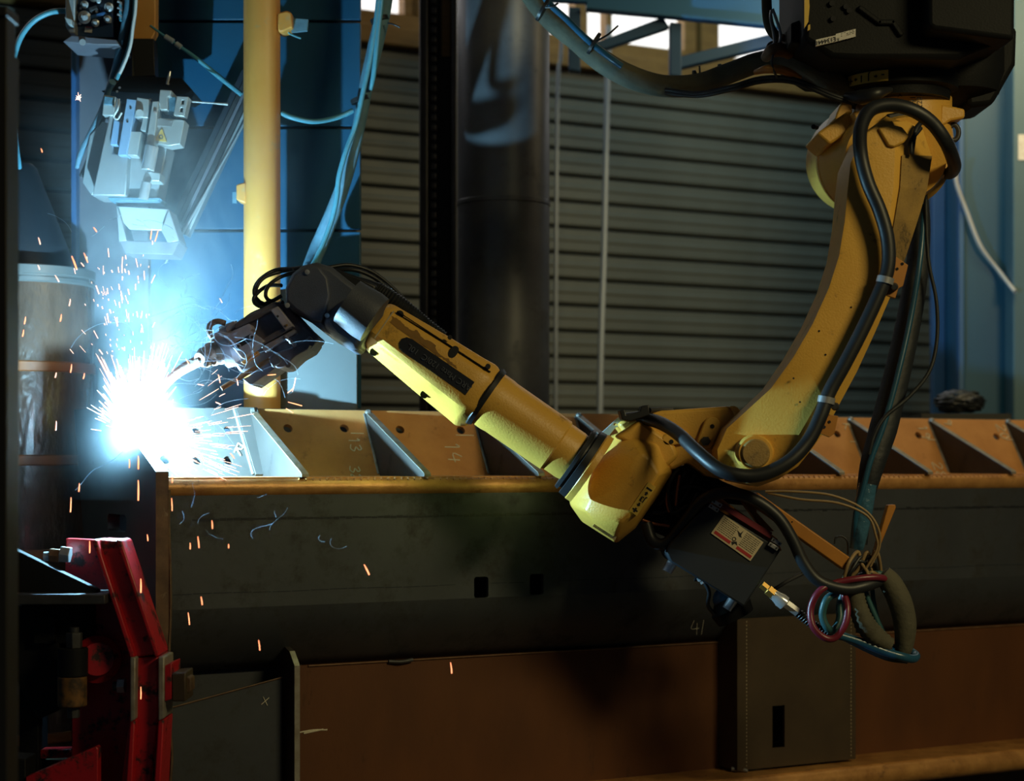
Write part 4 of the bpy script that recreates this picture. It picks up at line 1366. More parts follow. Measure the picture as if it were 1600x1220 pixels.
# faceted elbow body
bm = bmesh.new()
loops = [  # outlines at increasing depth, tracing the faceted hull
    (4.00, [(978, 772), (986, 735), (994, 716), (1004, 708), (1016, 716), (1030, 740), (1012, 770), (990, 800), (972, 816), (962, 812), (966, 795)]),
    (4.035, [(922, 782), (950, 730), (972, 702), (992, 690), (1025, 698), (1044, 735), (1024, 770), (990, 820), (961, 838), (930, 818), (914, 798)]),
    (4.10, [(893, 776), (925, 716), (960, 678), (990, 672), (1035, 685), (1052, 735), (1030, 772), (993, 825), (963, 849), (911, 816), (893, 790)]),
    (4.24, [(893, 776), (925, 716), (960, 678), (990, 672), (1035, 685), (1052, 735), (1030, 772), (993, 825), (963, 849), (911, 816), (893, 790)]),
]
L0 = [[bm.verts.new(at_depth(p, min(d, 4.10), d)) for p in pts] for d, pts in loops]
for r0, r1 in zip(L0, L0[1:]):
    for i in range(11):
        j = (i + 1) % 11
        bm.faces.new((r0[i], r0[j], r1[j], r1[i]))
bm.faces.new(L0[0])
bm.faces.new(list(reversed(L0[-1])))
elb = link('elbow_housing', bm, M_YEL, rob, 0.006, 40)
R_('elbow_facet', [(958, 682), (1000, 655), (1052, 690), (1062, 712), (1034, 738), (1002, 704)], 4.055, 4.12, M_YEL, 0.010)
R_('blank_label', [(932, 813), (966, 833), (961, 845), (926, 822)], 4.044, 4.06, M_YEL2, 0, elb, 'worn blank label')
lab = R_('axis_label', [(983, 797), (1013, 753), (1025, 761), (995, 806)], 3.997, 4.02, M_WARN, 0, elb, 'yellow axis label with black arrows')


def lm(name, pts):
    """flat print on the elbow label: u up along it, v across"""
    ux, uy, vx, vy = 0.565, -0.825, 0.825, 0.565
    return R_(name, [(1004 + u * ux + v * vx, 779.5 + u * uy + v * vy) for u, v in pts], 3.9963, 3.9972, M_INK, 0, lab)


lm('minus_print', [(17, -5), (20, -5), (20, 5), (17, 5)])
lm('arrow_print', [(14, 0), (10.5, 3.4), (10.5, 1.6), (7.5, 1.6), (7.5, -1.6), (10.5, -1.6), (10.5, -3.4)])
lm('arrow_print', [(-14, 0), (-10.5, 3.4), (-10.5, 1.6), (-7.5, 1.6), (-7.5, -1.6), (-10.5, -1.6), (-10.5, -3.4)])
lm('plus_print', [(-17, -1.6), (-17, 1.6), (-19.4, 1.6), (-19.4, 4.6), (-22, 4.6), (-22, 1.6), (-24.4, 1.6), (-24.4, -1.6), (-22, -1.6), (-22, -4.6), (-19.4, -4.6), (-19.4, -1.6)])
text('axis_text', 'J3', q(1004, 779.5, 3.996), V((-0.825, 0, 0.565)), V((-0.565, 0, -0.825)), 0.0165, M_INK, lab, bold=0.0004)
RX = 3.99
# --- forearm: dark rings, tube, housing
AX = V((0.823, 0, -0.568))       # pointing from wrist towards elbow, in the plane y = RX
PU = V((0.568, 0, 0.823))


def fa(t, n=0.0, d=0.0):
    """forearm coordinates in pixels: t along the axis from pixel (800,648), n up, d back"""
    o = q(800, 648, RX)
    k = RX / F
    return o + AX * (t * k) + PU * (n * k) + V((0, d * k, 0))


k_ = RX / F
lathe('elbow_ring', fa(118), fa(140), [(0, 54 * k_), (0.25, 55 * k_), (0.3, 50 * k_), (0.45, 50 * k_), (0.5, 58 * k_), (1, 59 * k_)], M_RUBBER, rob, 56)
lathe('ring_flange', fa(138), fa(152), [(0, 56 * k_), (0.3, 60 * k_), (1, 60 * k_)], M_YEL, rob, 56)
tb = lathe('forearm_tube', fa(-62), fa(120), [(0, 45 * k_), (0.03, 46 * k_), (0.19, 46 * k_), (0.23, 45 * k_), (0.80, 44.5 * k_), (0.815, 41.5 * k_), (0.95, 41.5 * k_), (1, 40 * k_)], M_YEL, rob, 64)
R_('cable_plate', [(934, 681), (966, 652), (972, 655), (975, 664), (962, 668), (946, 688)], 4.12, 4.14, M_ALU, 0.002, None, 'pale metal cable plate', [ell(962, 663, 3.5, 2.2, 12)])
# housing with chamfered section, swept along the axis
SEC = [(-0.50, 0.02), (-0.47, -0.18), (-0.32, -0.45), (-0.23, -0.50), (0.22, -0.50), (0.30, -0.46), (0.50, -0.18), (0.50, 0.80), (0.25, 1.15), (-0.25, 1.15), (-0.50, 0.80)]  # unseen back made extra deep to keep arc light off the motor drum
STN = [(-258, -3, 66, 78), (-252, -3, 74, 84), (-244, -3, 78, 88), (-150, -4, 94, 100), (-84, -5, 103, 104), (-66, -5, 107, 104), (-60, -4, 103, 100), (-50, -3, 92, 92)]
bm = bmesh.new()
rows = []
cr_, sr_ = math.cos(math.radians(4)), math.sin(math.radians(4))
for t, n0, hh, dd in STN:
    rows.append([bm.verts.new(fa(t, n0 + a * hh * cr_ + b * dd * sr_ * -1, b * dd * cr_ + a * hh * sr_)) for a, b in SEC])
for r0, r1 in zip(rows, rows[1:]):
    n = len(r0)
    for i in range(n):
        j = (i + 1) % n
        bm.faces.new((r0[i], r0[j], r1[j], r1[i]))
bm.faces.new(rows[0])
bm.faces.new(list(reversed(rows[-1])))
hou = link('forearm_housing', bm, M_YEL, rob, 0.004, 30)
lathe('housing_ring', fa(-54), fa(-44), [(0, 50 * k_), (0.3, 52 * k_), (1, 49 * k_)], M_RUBBER, rob, 48)


def fr(t, n, d):
    """as fa, but d is measured from -50 on the tapered, slightly rolled front face"""
    for (ta, na, ha, da), (tb_, nb, hb2, db) in zip(STN, STN[1:]):
        if t <= tb_:
            break
    u = max(0.0, min(1.0, (t - ta) / (tb_ - ta)))
    n0, dd = na + (nb - na) * u, da + (db - da) * u
    f = d + 50 - 0.5 * dd
    return fa(t, n0 + (n - n0) * cr_ - f * sr_, f * cr_ + (n - n0) * sr_)


def fpoly(name, pts, d0, d1, m, parent=None, b=0.0, label=None):
    return solid(name, lambda t, n, d: fr(t, n, d), pts, d0, d1, m, parent or hou, bevel=b, label=label)


fpoly('housing_seam', [(-236, 27.0), (-64, 31.0), (-64, 32.0), (-236, 28.0)], -47.6, -40, M_INK)
fpoly('seam_strip', [(-241, -27), (-239, -27), (-239, 24), (-241, 24)], -50.6, -46, M_LABEL)
fpoly('notch', pill(-128, 28, -128, 20, 6), -50.8, -36, M_INK)
lathe('hole', fr(-146, 40, -47), fr(-146, 40, -40), [(0, 3.5 * k_), (1, 3.5 * k_)], M_INK, hou, 14)
lathe('hole', fr(-230, 26, -44), fr(-230, 26, -36), [(0, 6 * k_), (1, 6 * k_)], M_INK, hou, 14)
lathe('hole', fr(-72, 36, -50), fr(-72, 36, -40), [(0, 4 * k_), (1, 4 * k_)], M_INK, hou, 14)
for t in (-232, -130):
    lathe('edge_notch', fa(t, -52 if t > -200 else -42, -20), fa(t, -52 if t > -200 else -42, -6), [(0, 6 * k_), (1, 6 * k_)], M_INK, hou, 14)
npts = [(-75, -20), (-75, 4), (-192, 4), (-200, 2), (-205, -4), (-205, -12), (-200, -18), (-192, -20)]
pl = fpoly('name_plate', npts, -51.5, -48, M_DPLATE, None, 0.0, 'dark name plate with faint lettering')
text('name_text', 'ARC Mate 120iC  10L', fr(-132, -8, -52.2), -(fr(-100, -8, -52) - fr(-160, -8, -52)), -(fr(-132, 0, -52) - fr(-132, -16, -52)), 0.0185, M_GREYP, pl)
# irregular darker brown patches on the front
random.seed(21)
GR = mat('darker_brown', (0.34, 0.17, 0.03), 0.6, 0, (0.22, 0.12, 0.03), 20)


def rough_patch(pts):
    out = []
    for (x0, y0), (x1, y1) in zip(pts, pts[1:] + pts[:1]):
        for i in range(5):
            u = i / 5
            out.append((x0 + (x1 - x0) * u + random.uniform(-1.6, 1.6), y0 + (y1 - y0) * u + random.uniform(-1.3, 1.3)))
    fpoly('brown_patch', out, -50.5, -49, GR)


rough_patch([(-236, 16), (-222, 18), (-205, 14), (-192, 19), (-176, 15), (-160, 18), (-146, 8), (-152, 6), (-235, 6)])
rough_patch([(-214, 5), (-150, 5), (-138, 6), (-120, 5), (-110, 7), (-128, 10), (-160, 10), (-190, 8)])
# --- wrist
SHIFT = -0.16
wr = R_('wrist_housing', [(446, 474), (446, 448), (456, 427), (472, 414), (494, 409), (518, 416), (545, 438), (606, 483), (578, 516), (556, 552), (520, 530), (480, 499), (456, 486)], 4.09, 4.24, M_WRIST, 0.012)
R_('wrist_yoke', [(500, 500), (540, 462), (560, 470), (604, 484), (578, 516), (557, 550), (520, 528)], 4.065, 4.22, M_WRIST, 0.016, wr)
cv = R_('wrist_cover', [(447, 470), (447, 450), (459, 428), (480, 413), (498, 416), (512, 434), (516, 462), (508, 490), (503, 504), (490, 502), (462, 484)], 4.068, 4.12, M_WRIST, 0.005)
for c in ((480, 425), (449, 477), (511, 493)):
    lathe('screw', q(*c, 4.062), q(*c, 4.075), [(0, 0.0025), (0.05, 0.0055), (1, 0.0055)], M_STEEL, cv, 14)
lathe('wrist_neck', fa(-300), fa(-250), [(0, 36 * k_), (0.7, 39 * k_), (1, 38 * k_)], M_WRIST, rob, 40)
R_('wrist_rear', [(520, 418), (560, 432), (590, 446), (582, 462), (545, 458)], 4.16, 4.26, M_RUBBER, 0.006, wr)
# --- torch mount
TF = 4.07
fl = R_('tool_flange', [(422, 484), (434, 478), (458, 509), (446, 516)], TF - 0.01, TF + 0.15, M_MOUNTL, 0.002)
cyl('flange_screw', q(434, 494, TF - 0.014), q(434, 494, TF), 0.0026, M_INK, fl, 10)
cyl('flange_screw', q(448, 508, TF - 0.014), q(448, 508, TF), 0.0026, M_BRASS, fl, 10)
tbk = R_('torch_body', [(352, 517), (376, 498), (430, 470), (452, 480), (482, 512), (500, 528), (486, 544), (466, 552), (430, 556), (404, 576), (376, 582), (360, 560)], TF + 0.03, TF + 0.16, M_MOUNT, 0.006)
R_('body_bar', [(366, 506), (425, 480), (428, 486), (368, 514)], TF + 0.01, TF + 0.06, M_MOUNT, 0.002, tbk)
R_('body_bar', [(404, 532), (452, 506), (456, 513), (410, 540)], TF + 0.0, TF + 0.06, M_MOUNT, 0.002, tbk)
R_('body_bar', [(408, 542), (460, 514), (463, 520), (414, 550)], TF + 0.0, TF + 0.06, M_MOUNTL, 0.002, tbk)
cb = R_('clamp_block', [(348, 524), (389, 505), (395, 513), (391, 517), (413, 532), (378, 560)], TF - 0.03, TF + 0.03, M_MOUNTL, 0.002)
R_('clamp_slot', [(369, 534), (392, 521), (398, 530), (376, 542)], TF - 0.031, TF - 0.028, M_INK, 0, cb)
for c in ((394, 526.5), (372, 541)):
    lathe('clamp_screw', q(*c, TF - 0.042), q(*c, TF - 0.028), [(0, 0.004), (0.02, 0.0068), (1, 0.0068)], M_MOUNTL, cb, 16)
    cyl('screw_socket', q(*c, TF - 0.0425), q(*c, TF - 0.041), 0.0038, M_INK, cb, 6)
R_('amber_shim', [(376, 566), (402, 548), (404, 553), (382, 569)], TF - 0.005, TF + 0.02, M_ORNG, 0.001, None, 'orange shim under the clamp block')
lathe('torch_collar', q(372, 538, TF + 0.05), q(346, 548, TF + 0.05), [(0, 0.040), (0.3, 0.042), (0.4, 0.044), (1, 0.041)], M_MOUNTL, rob, 32, 0.001)
lathe('torch_collar', q(377, 524, TF + 0.08), q(350, 533, TF + 0.08), [(0, 0.036), (1, 0.034)], M_MOUNT, rob, 32, 0.001)
R_('grip_finger', [(352, 512), (366, 500), (369, 511), (354, 520)], TF + 0.02, TF + 0.05, M_MOUNTL, 0.002)
cyl('support_rod', q(346, 607, TF + 0.01), q(424, 560, TF + 0.03), 0.0055, M_BRONZE, rob, 14)
R_('rod_bracket', [(379, 592), (388, 588), (420, 566), (450, 552), (452, 560), (392, 602)], TF + 0.03, TF + 0.20, M_MOUNT, 0.001)  # depth extended out of view to block arc light
lb = R_('lower_block', [(419, 558), (432, 550), (452, 544), (470, 535), (484, 524), (489, 533), (480, 546), (462, 556), (444, 573), (432, 575)], TF + 0.0, TF + 0.20, M_MOUNT, 0.003)  # unseen rear lengthened to shade the motor drum from the arc
R_('lower_clip', [(420, 562), (432, 552), (440, 564), (426, 574)], TF - 0.01, TF + 0.03, M_MOUNT, 0.002, lb)
for c in ((450, 570), (478, 541), (487, 536)):
    cyl('block_screw', q(*c, TF - 0.002), q(*c, TF + 0.02), 0.006, M_MOUNT, lb, 12)
bm = bmesh.new()
for i in range(9):
    c = q(447 + i * 1.5 + random.uniform(-1, 1), 526 + i * 1.6, TF - 0.002)
    bmesh.ops.create_icosphere(bm, subdivisions=1, radius=random.uniform(.003, .006), matrix=Matrix.Translation(c))
sp_ = link('spatter', bm, M_MOUNTL, lb, 0, 60)
sp_['kind'] = 'stuff'
# torch head, neck and tip
th0 = q(346, 545, 4.11)
lathe('torch_head', q(350, 545, 4.12), q(312, 562, 4.06), [(0, 0.026), (0.25, 0.030), (0.3, 0.024), (0.5, 0.027), (0.6, 0.021), (0.8, 0.023), (1, 0.016)], M_TORCH, rob, 24)
for c in ((318, 546), (327, 553), (334, 566), (322, 569)):
    lathe('head_screw', q(*c, 4.055), q(*c, 4.08), [(0, 0.003), (0.05, 0.006), (1, 0.006)], M_TORCH, rob, 12)
px_tube('torch_neck', [(316, 561, 4.07), (300, 569, 4.09), (284, 578, 4.11), (268, 591, 4.13), (256, 606, 4.15)], [9, 8.5, 8, 7, 5.5], M_TORCH, rob, d=4.05, n=16)
px_tube('wire_tip', [(257, 605, 4.15), (240, 640, 4.155), (222, 672, 4.16)], 1.4, M_COPW, rob, d=4.0)
px_tube('gas_elbow', [(352, 505, 4.12), (340, 502, 4.12), (329, 507, 4.12), (327, 518, 4.12), (332, 528, 4.12)], 4.5, M_TORCH, rob, d=4.12)
# cable loops above the torch
for pts in ([(470, 418), (440, 424), (412, 434), (400, 452), (402, 470), (428, 478)], [(468, 424), (440, 432), (420, 446), (415, 462), (424, 470), (440, 462)],
            [(440, 446), (420, 446), (404, 456), (396, 468), (404, 478), (430, 482)], [(458, 420), (430, 422), (405, 438), (397, 458), (410, 474), (425, 470)],
            [(442, 472), (420, 480), (395, 490), (376, 505), (366, 515)], [(444, 478), (424, 488), (400, 498), (382, 508)]):
    px_tube('cable_loop', [(x, y, 4.12 + 0.02 * math.sin(i * 1.7)) for i, (x, y) in enumerate(pts)], 3.0, M_RUBBER, rob, d=4.12, n=8)
# hoses over the back of the wrist and ribbed conduit
px_tube('dress_cable', [(512, 418, 4.2), (545, 414, 4.22), (580, 424, 4.24), (612, 448, 4.25), (640, 478, 4.25), (660, 503, 4.24)], 3.2, M_RUBBER, rob, d=4.2, n=8)
px_tube('dress_cable', [(515, 424, 4.2), (550, 421, 4.2), (585, 434, 4.22), (618, 462, 4.24), (650, 497, 4.24)], 3.2, M_RUBBER, rob, d=4.2, n=8)
px_tube('conduit_cuff', [(535, 440, 4.2), (560, 446, 4.2), (590, 455, 4.2)], 13, M_RUBBER, rob, d=4.2, n=18)
px_tube('ribbed_conduit', [(588, 453, 4.2), (612, 468, 4.2), (638, 488, 4.22), (662, 508, 4.24), (690, 530, 4.24)], 14, M_RUBBER, rob, d=4.2, n=18, k=14, rib=-0.14)
SHIFT = -0.18
# --- big dress hose along the arm
px_tube('dress_hose', [(1470, 268, 4.40), (1484, 270, 4.28), (1491, 262, 4.16), (1489, 248, 4.08), (1478, 222, 4.0), (1456, 192, 3.98), (1426, 172, 3.97), (1390, 164, 3.97), (1360, 172, 3.97), (1345, 200, 3.975),
                       (1345, 240, 3.985), (1356, 285, 3.985), (1375, 330, 3.985), (1387, 375, 3.985), (1387, 420, 3.985), (1372, 462, 3.985), (1345, 520, 3.985), (1318, 572, 3.985),
                       (1296, 612, 3.985), (1282, 650, 3.98), (1262, 690, 3.975), (1228, 724, 3.965), (1180, 743, 3.965), (1130, 736, 3.975), (1092, 708, 4.03), (1060, 678, 4.12),
                       (1030, 660, 4.20), (1000, 653, 4.26), (975, 656, 4.28)], 10.6, M_RUBBER, rob, d=3.98, n=18)
px_tube('side_cable', [(1438, 200, 4.05), (1425, 218, 4.03), (1424, 240, 4.03), (1430, 205, 4.04), (1442, 188, 4.06)], 4, M_RUBBER, rob, d=4.03)
SHIFT = 0.0
cc = R_('cable_carrier', [(968, 641), (976, 639), (978, 648), (1000, 642), (1002, 634), (1014, 632), (1015, 648), (985, 658), (972, 656)], 4.0, 4.08, M_RUBBER, 0.002)
px_tube('carrier_end', [(1015, 641, 4.06), (1030, 640, 4.08), (1050, 640, 4.1)], 4, M_DSTEEL, rob, d=4.06)
# top of shoulder: dark cable mass
px_tube('shoulder_cable', [(1322, 150, 4.12), (1345, 152, 4.08), (1370, 146, 4.06), (1392, 140, 4.1)], [6, 12, 10, 4], M_RUBBER, rob, d=4.1)
R_('connector_block', [(1385, 178), (1418, 172), (1424, 190), (1395, 196)], 4.08, 4.14, M_RUBBER, 0.004)
# --- cable mass and gear box under the elbow
R_('cable_tray', [(1004, 806), (1056, 730), (1085, 725), (1130, 752), (1180, 772), (1166, 790), (1110, 784), (1060, 848), (1020, 830)], 4.15, 4.27, M_BLACKCAST, 0.006)
for i, pts in enumerate(([(1060, 730), (1045, 760), (1050, 800), (1075, 790)], [(1072, 735), (1055, 770), (1065, 810), (1090, 770)], [(1030, 790), (1050, 770), (1080, 760), (1110, 770)],
                         [(1085, 740), (1070, 775), (1040, 800), (1020, 800)], [(1040, 815), (1065, 830), (1090, 800), (1100, 770)])):
    px_tube('loose_wire', [(x, y, 4.10 + 0.01 * i) for x, y in pts], 3.4, M_RUBBER if i % 2 else M_BSLEEVE, rob, d=4.1, n=8)
for pts in ([(1052, 742), (1044, 765), (1042, 785), (1046, 800)], [(1062, 742), (1058, 768), (1056, 790)], [(1004, 812), (1022, 818), (1046, 822)]):
    px_tube('red_wire', [(x, y, 4.10) for x, y in pts], 2.2, M_COPW, rob, d=4.1, n=8)
px_tube('black_loop', [(1010, 818, 4.1), (1020, 845, 4.09), (1042, 848, 4.08), (1070, 815, 4.07), (1098, 781, 4.05), (1135, 770, 4.03), (1176, 779, 4.02), (1214, 806, 4.02), (1238, 842, 4.02),
                       (1256, 880, 4.02), (1280, 908, 4.02), (1320, 920, 4.02), (1352, 915, 4.03), (1380, 905, 4.06)], 9.5, M_RUBBER, rob, d=4.04, n=14)
gb = R_('junction_box', [(1106, 786), (1221, 858), (1163, 948), (1048, 878), (1040, 862), (1046, 850)], 4.05, 4.24, mat('navy_black_box', (0.018, 0.022, 0.028), 0.5), 0.004)
R_('box_lid_strip', [(1126, 793), (1130, 786), (1207, 832), (1203, 841)], 4.042, 4.06, M_DRED, 0.0, gb, 'dark red strip on the box edge')
R_('box_back', [(1118, 772), (1216, 842), (1222, 862), (1108, 790)], 4.1, 4.22, M_ORNG, 0.004, gb)
for (cx, cy) in ((1118, 790), (1211, 850)):
    for dd in (-4.2, 4.2):
        hg = R_('hinge_leaf', obox(cx - dd * 0.55, cy + dd * 0.84, 17, 6.5, 32), 4.038, 4.05, M_STEEL, 0.001, gb)
        for e in (-5.2, 5.2):
            cyl('hinge_screw', q(cx - dd * 0.55 + e * 0.85, cy + dd * 0.84 + e * 0.53, 4.0365), q(cx - dd * 0.55 + e * 0.85, cy + dd * 0.84 + e * 0.53, 4.039), 0.0024, M_DSTEEL, hg, 10)
wl_ = R_('instruction_label', [(1131.5, 804), (1193, 847), (1172.5, 876.5), (1111, 833)], 4.047, 4.05, M_LABEL, 0, gb, 'cream instruction label with red bars')


def wlab(name, u0, v0, u1, v1, m):
    o, ux, vx = V((1131.5, 804)), V((61.5, 43)), V((-20.5, 29.3))
    P = [o + ux * a + vx * b for a, b in ((u0, v0), (u1, v0), (u1, v1), (u0, v1))]
    return R_(name, [(p.x, p.y) for p in P], 4.0464, 4.0471, m, 0, wl_)


wlab('red_bar', 0.04, 0.78, 0.44, 0.92, M_REDP)
wlab('red_bar', 0.60, 0.78, 0.97, 0.92, M_REDP)
bm = bmesh.new()
random.seed(3)
o, ux, vx = V((1131.5, 804)), V((61.5, 43)), V((-20.5, 29.3))
for r in range(8):
    for (a0, a1) in ((0.05, 0.40), (0.60, 0.95)):
        x = a0
        while x < a1:
            l = random.uniform(0.02, 0.06)
            P = o + ux * x + vx * (0.08 + r * 0.085)
            p = q(P.x, P.y, 4.0466)
            P2 = o + ux * min(a1, x + l) + vx * (0.08 + r * 0.085)
            p2 = q(P2.x, P2.y, 4.0466)
            b_box(bm, p, p2 - p, V((0, .0004, 0)), V((-.0007, 0, -.0012)))
            x += l + 0.012
t = link('small_print', bm, M_INK, wl_, 0, 0)
t['kind'] = 'stuff'
R_('pictogram', ell(1147, 842, 3.4, n=14), 4.0462, 4.047, M_INK, 0, wl_, None, [ell(1147, 842, 2.2, n=12)])
R_('pictogram', [(1143, 846), (1151, 846), (1152, 852), (1148, 849), (1144, 852)], 4.0462, 4.047, M_INK, 0, wl_)
R_('pictogram', [(1152, 828), (1157, 833), (1162, 829), (1158, 836), (1159, 840), (1155, 838)], 4.0462, 4.047, M_INK, 0, wl_)
cyl('locking_pin', q(1055, 872, 4.12), q(1042, 893, 4.12), 0.0125, M_CHROME, gb, 20)
cyl('locking_pin', q(1150, 930, 4.12), q(1136, 952, 4.12), 0.0125, M_CHROME, gb, 20)
bm = bmesh.new()
bmesh.ops.create_uvsphere(bm, u_segments=20, v_segments=12, radius=0.028, matrix=Matrix.Translation(q(1132, 936, 4.16)))
link('round_plug', bm, M_TAPE, gb, 0, 60)
lathe('plug_base', q(1134, 934, 4.16), q(1150, 965, 4.16), [(0, 0.03), (0.5, 0.05), (1, 0.045)], M_BLACKCAST, gb, 24)
px_tube('box_lead', [(1085, 905, 4.08), (1098, 908, 4.08), (1108, 925, 4.08), (1106, 945, 4.1), (1116, 960, 4.12)], 3.2, M_RUBBER, rob, d=4.08)
for c in ((1096, 906), (1092, 902)):
    cyl('lead_nut', q(*c, 4.06), q(c[0] + 3, c[1] + 5, 4.06), 0.007, M_STEEL, rob, 6)
px_tube('stay_rod', [(1205, 924, 4.1), (1230, 908, 4.1), (1260, 893, 4.1)], 3.2, M_DSTEEL, rob, d=4.1)
# quick coupling
cp = lathe('coupling_nipple', q(1190, 913, 4.05), q(1209, 929, 4.05), [(0, 0.010), (0.45, 0.010), (0.5, 0.013), (1, 0.013)], M_BRASS, rob, 6)
lathe('coupling_sleeve', q(1208, 928, 4.05), q(1228, 944, 4.05), [(0, 0.012), (0.3, 0.0135), (0.55, 0.0165), (0.9, 0.0165), (1, 0.011)], M_CHROME, rob, 20)
cyl('coupling_tail', q(1228, 943, 4.05), q(1247, 957, 4.05), 0.011, M_STEEL, rob, 6)
px_tube('spring_guard', [(1246, 957, 4.05), (1268, 974, 4.05), (1292, 988, 4.05)], 8, M_RUBBER, rob, d=4.05, n=12, k=12, rib=-0.3)
px_tube('blue_hose', [(1288, 984, 4.05), (1310, 992, 4.05), (1345, 1003, 4.05), (1380, 1017, 4.05), (1410, 1026, 4.05), (1426, 1029, 4.07), (1431, 1024, 4.1), (1420, 1016, 4.12)], 7, M_BLUEH, rob, d=4.05, n=14)
px_tube('dark_hose', [(1300, 985, 4.09), (1340, 1006, 4.09), (1385, 1026, 4.08), (1418, 1031, 4.08)], 6, M_RUBBER, rob, d=4.08, n=12)
# yellow outrigger bars
og = R_('outrigger_bar', [(1170, 784), (1184, 769), (1330, 872), (1325, 892), (1318, 890)], 4.04, 4.10, M_ORNG, 0.003)
R_('outrigger_bar', [(1152, 772), (1170, 770), (1184, 784), (1182, 800), (1210, 830), (1195, 830)], 4.10, 4.16, M_ORNG, 0.002)
for c in ((1190, 786), (1238, 815), (1322, 880)):
    cyl('rivet_hole', q(*c, 4.038), q(*c, 4.042), 0.0016, M_INK, og, 8)
R_('upright_blade', [(1388, 789), (1399, 788), (1400, 793), (1376, 852), (1364, 885), (1361, 882), (1374, 838)], 4.06, 4.09, M_ORNG, 0.002)
# hanging supply bundle behind the arm
px_tube('supply_sleeve', [(1438, 300, 4.22), (1438, 360, 4.2), (1430, 440, 4.18), (1416, 520, 4.16), (1398, 600, 4.14), (1380, 670, 4.12), (1362, 730, 4.10), (1350, 790, 4.10), (1343, 850, 4.10)],
        [12, 16, 19, 20, 21, 22, 19, 13, 12], M_BSLEEVE, rob, d=4.14, n=20)
px_tube('taped_section', [(1356, 756, 4.085), (1350, 790, 4.085), (1344, 825, 4.085), (1338, 858, 4.085)], [14, 15, 14, 11], M_TAPE, rob, d=4.09, n=20)
px_tube('supply_hose', [(1444, 320, 4.16), (1438, 400, 4.13), (1424, 490, 4.12), (1404, 580, 4.1), (1382, 660, 4.085), (1360, 720, 4.075), (1347, 770, 4.07), (1338, 800, 4.07), (1334, 850, 4.08)], 4.6, M_BLUEH, rob, d=4.1, n=10)
px_tube('thin_cable', [(1446, 300, 4.15), (1450, 400, 4.13), (1463, 470, 4.12), (1464, 530, 4.11), (1452, 580, 4.09), (1420, 620, 4.08), (1384, 650, 4.07), (1366, 680, 4.065), (1358, 710, 4.065)], 3.0, M_BSLEEVE, rob, d=4.1, n=8)
px_tube('tan_cable', [(1196, 768, 4.05), (1240, 768, 4.03), (1300, 774, 4.02), (1350, 796, 4.02), (1372, 825, 4.02), (1374, 855, 4.03), (1360, 885, 4.04)], 2.0, M_WIRE, rob, d=4.03, n=8)
px_tube('tan_cable', [(1200, 770, 4.05), (1250, 780, 4.03), (1310, 786, 4.02), (1355, 806, 4.02), (1368, 835, 4.02), (1370, 858, 4.03), (1352, 890, 4.04)], 2.0, M_WIRE, rob, d=4.03, n=8)
px_tube('wire_loop', [(1304, 850, 4.05), (1306, 840, 4.05), (1316, 838, 4.05), (1324, 846, 4.05), (1325, 866, 4.06)], 1.6, M_RUBBER, rob, d=4.05, n=8)
for i in range(7):
    x = 1326 + i * 5
    px_tube('tangle_wire', [(1318 + i * 2, 905 + (i % 3) * 4, 4.04 + .008 * i), (x, 880 + (i % 2) * 10, 4.03 + .008 * i), (x + 14, 862 + (i % 3) * 8, 4.05), (x + 20, 880 + i * 3, 4.05 + .005 * i),
                            (1356 + i, 900 - i, 4.03), (1330 + i * 3, 915 - i * 2, 4.06)], 3.0, M_RUBBER if i % 3 else M_WIRE, rob, d=4.05, n=8)
px_tube('red_hose', [(1388, 905, 4.05), (1370, 902, 4.03), (1340, 904, 4.02), (1305, 911, 4.02), (1280, 924, 4.01), (1267, 950, 4.01), (1270, 978, 4.0), (1288, 996, 4.0), (1305, 996, 4.0),
                     (1320, 976, 4.0), (1324, 950, 4.01), (1318, 925, 4.03)], 5.5, M_REDH, rob, d=4.02, n=14)
px_tube('green_hose', [(1308, 926, 4.04), (1292, 936, 4.03), (1285, 960, 4.03), (1292, 980, 4.03), (1303, 984, 4.04), (1312, 966, 4.05), (1313, 940, 4.06), (1330, 910, 4.06), (1360, 896, 4.07), (1388, 900, 4.08)], 6, M_GREENH, rob, d=4.04, n=14)
px_tube('ribbed_sleeve', [(1336, 920, 4.04), (1340, 945, 4.04), (1350, 972, 4.04), (1366, 992, 4.05), (1388, 1008, 4.06)], [14, 15, 17, 17, 14], M_SLEEVE, rob, d=4.05, n=20, k=7, rib=-0.10)
px_tube('fabric_hose', [(1378, 896, 4.06), (1392, 912, 4.06), (1406, 940, 4.06), (1414, 975, 4.06), (1412, 1012, 4.07), (1404, 1026, 4.08)], [15, 18, 19, 18, 14, 9], M_SLEEVE, rob, d=4.06, n=20)
px_tube('green_hose', [(1348, 915, 4.08), (1362, 950, 4.08), (1378, 985, 4.08), (1390, 1004, 4.08)], 4.5, M_GREENH, rob, d=4.08, n=10)
px_tube('green_hose', [(1362, 910, 4.09), (1366, 945, 4.09), (1376, 980, 4.09), (1400, 1016, 4.09)], 3.6, M_GREENH, rob, d=4.08, n=10)

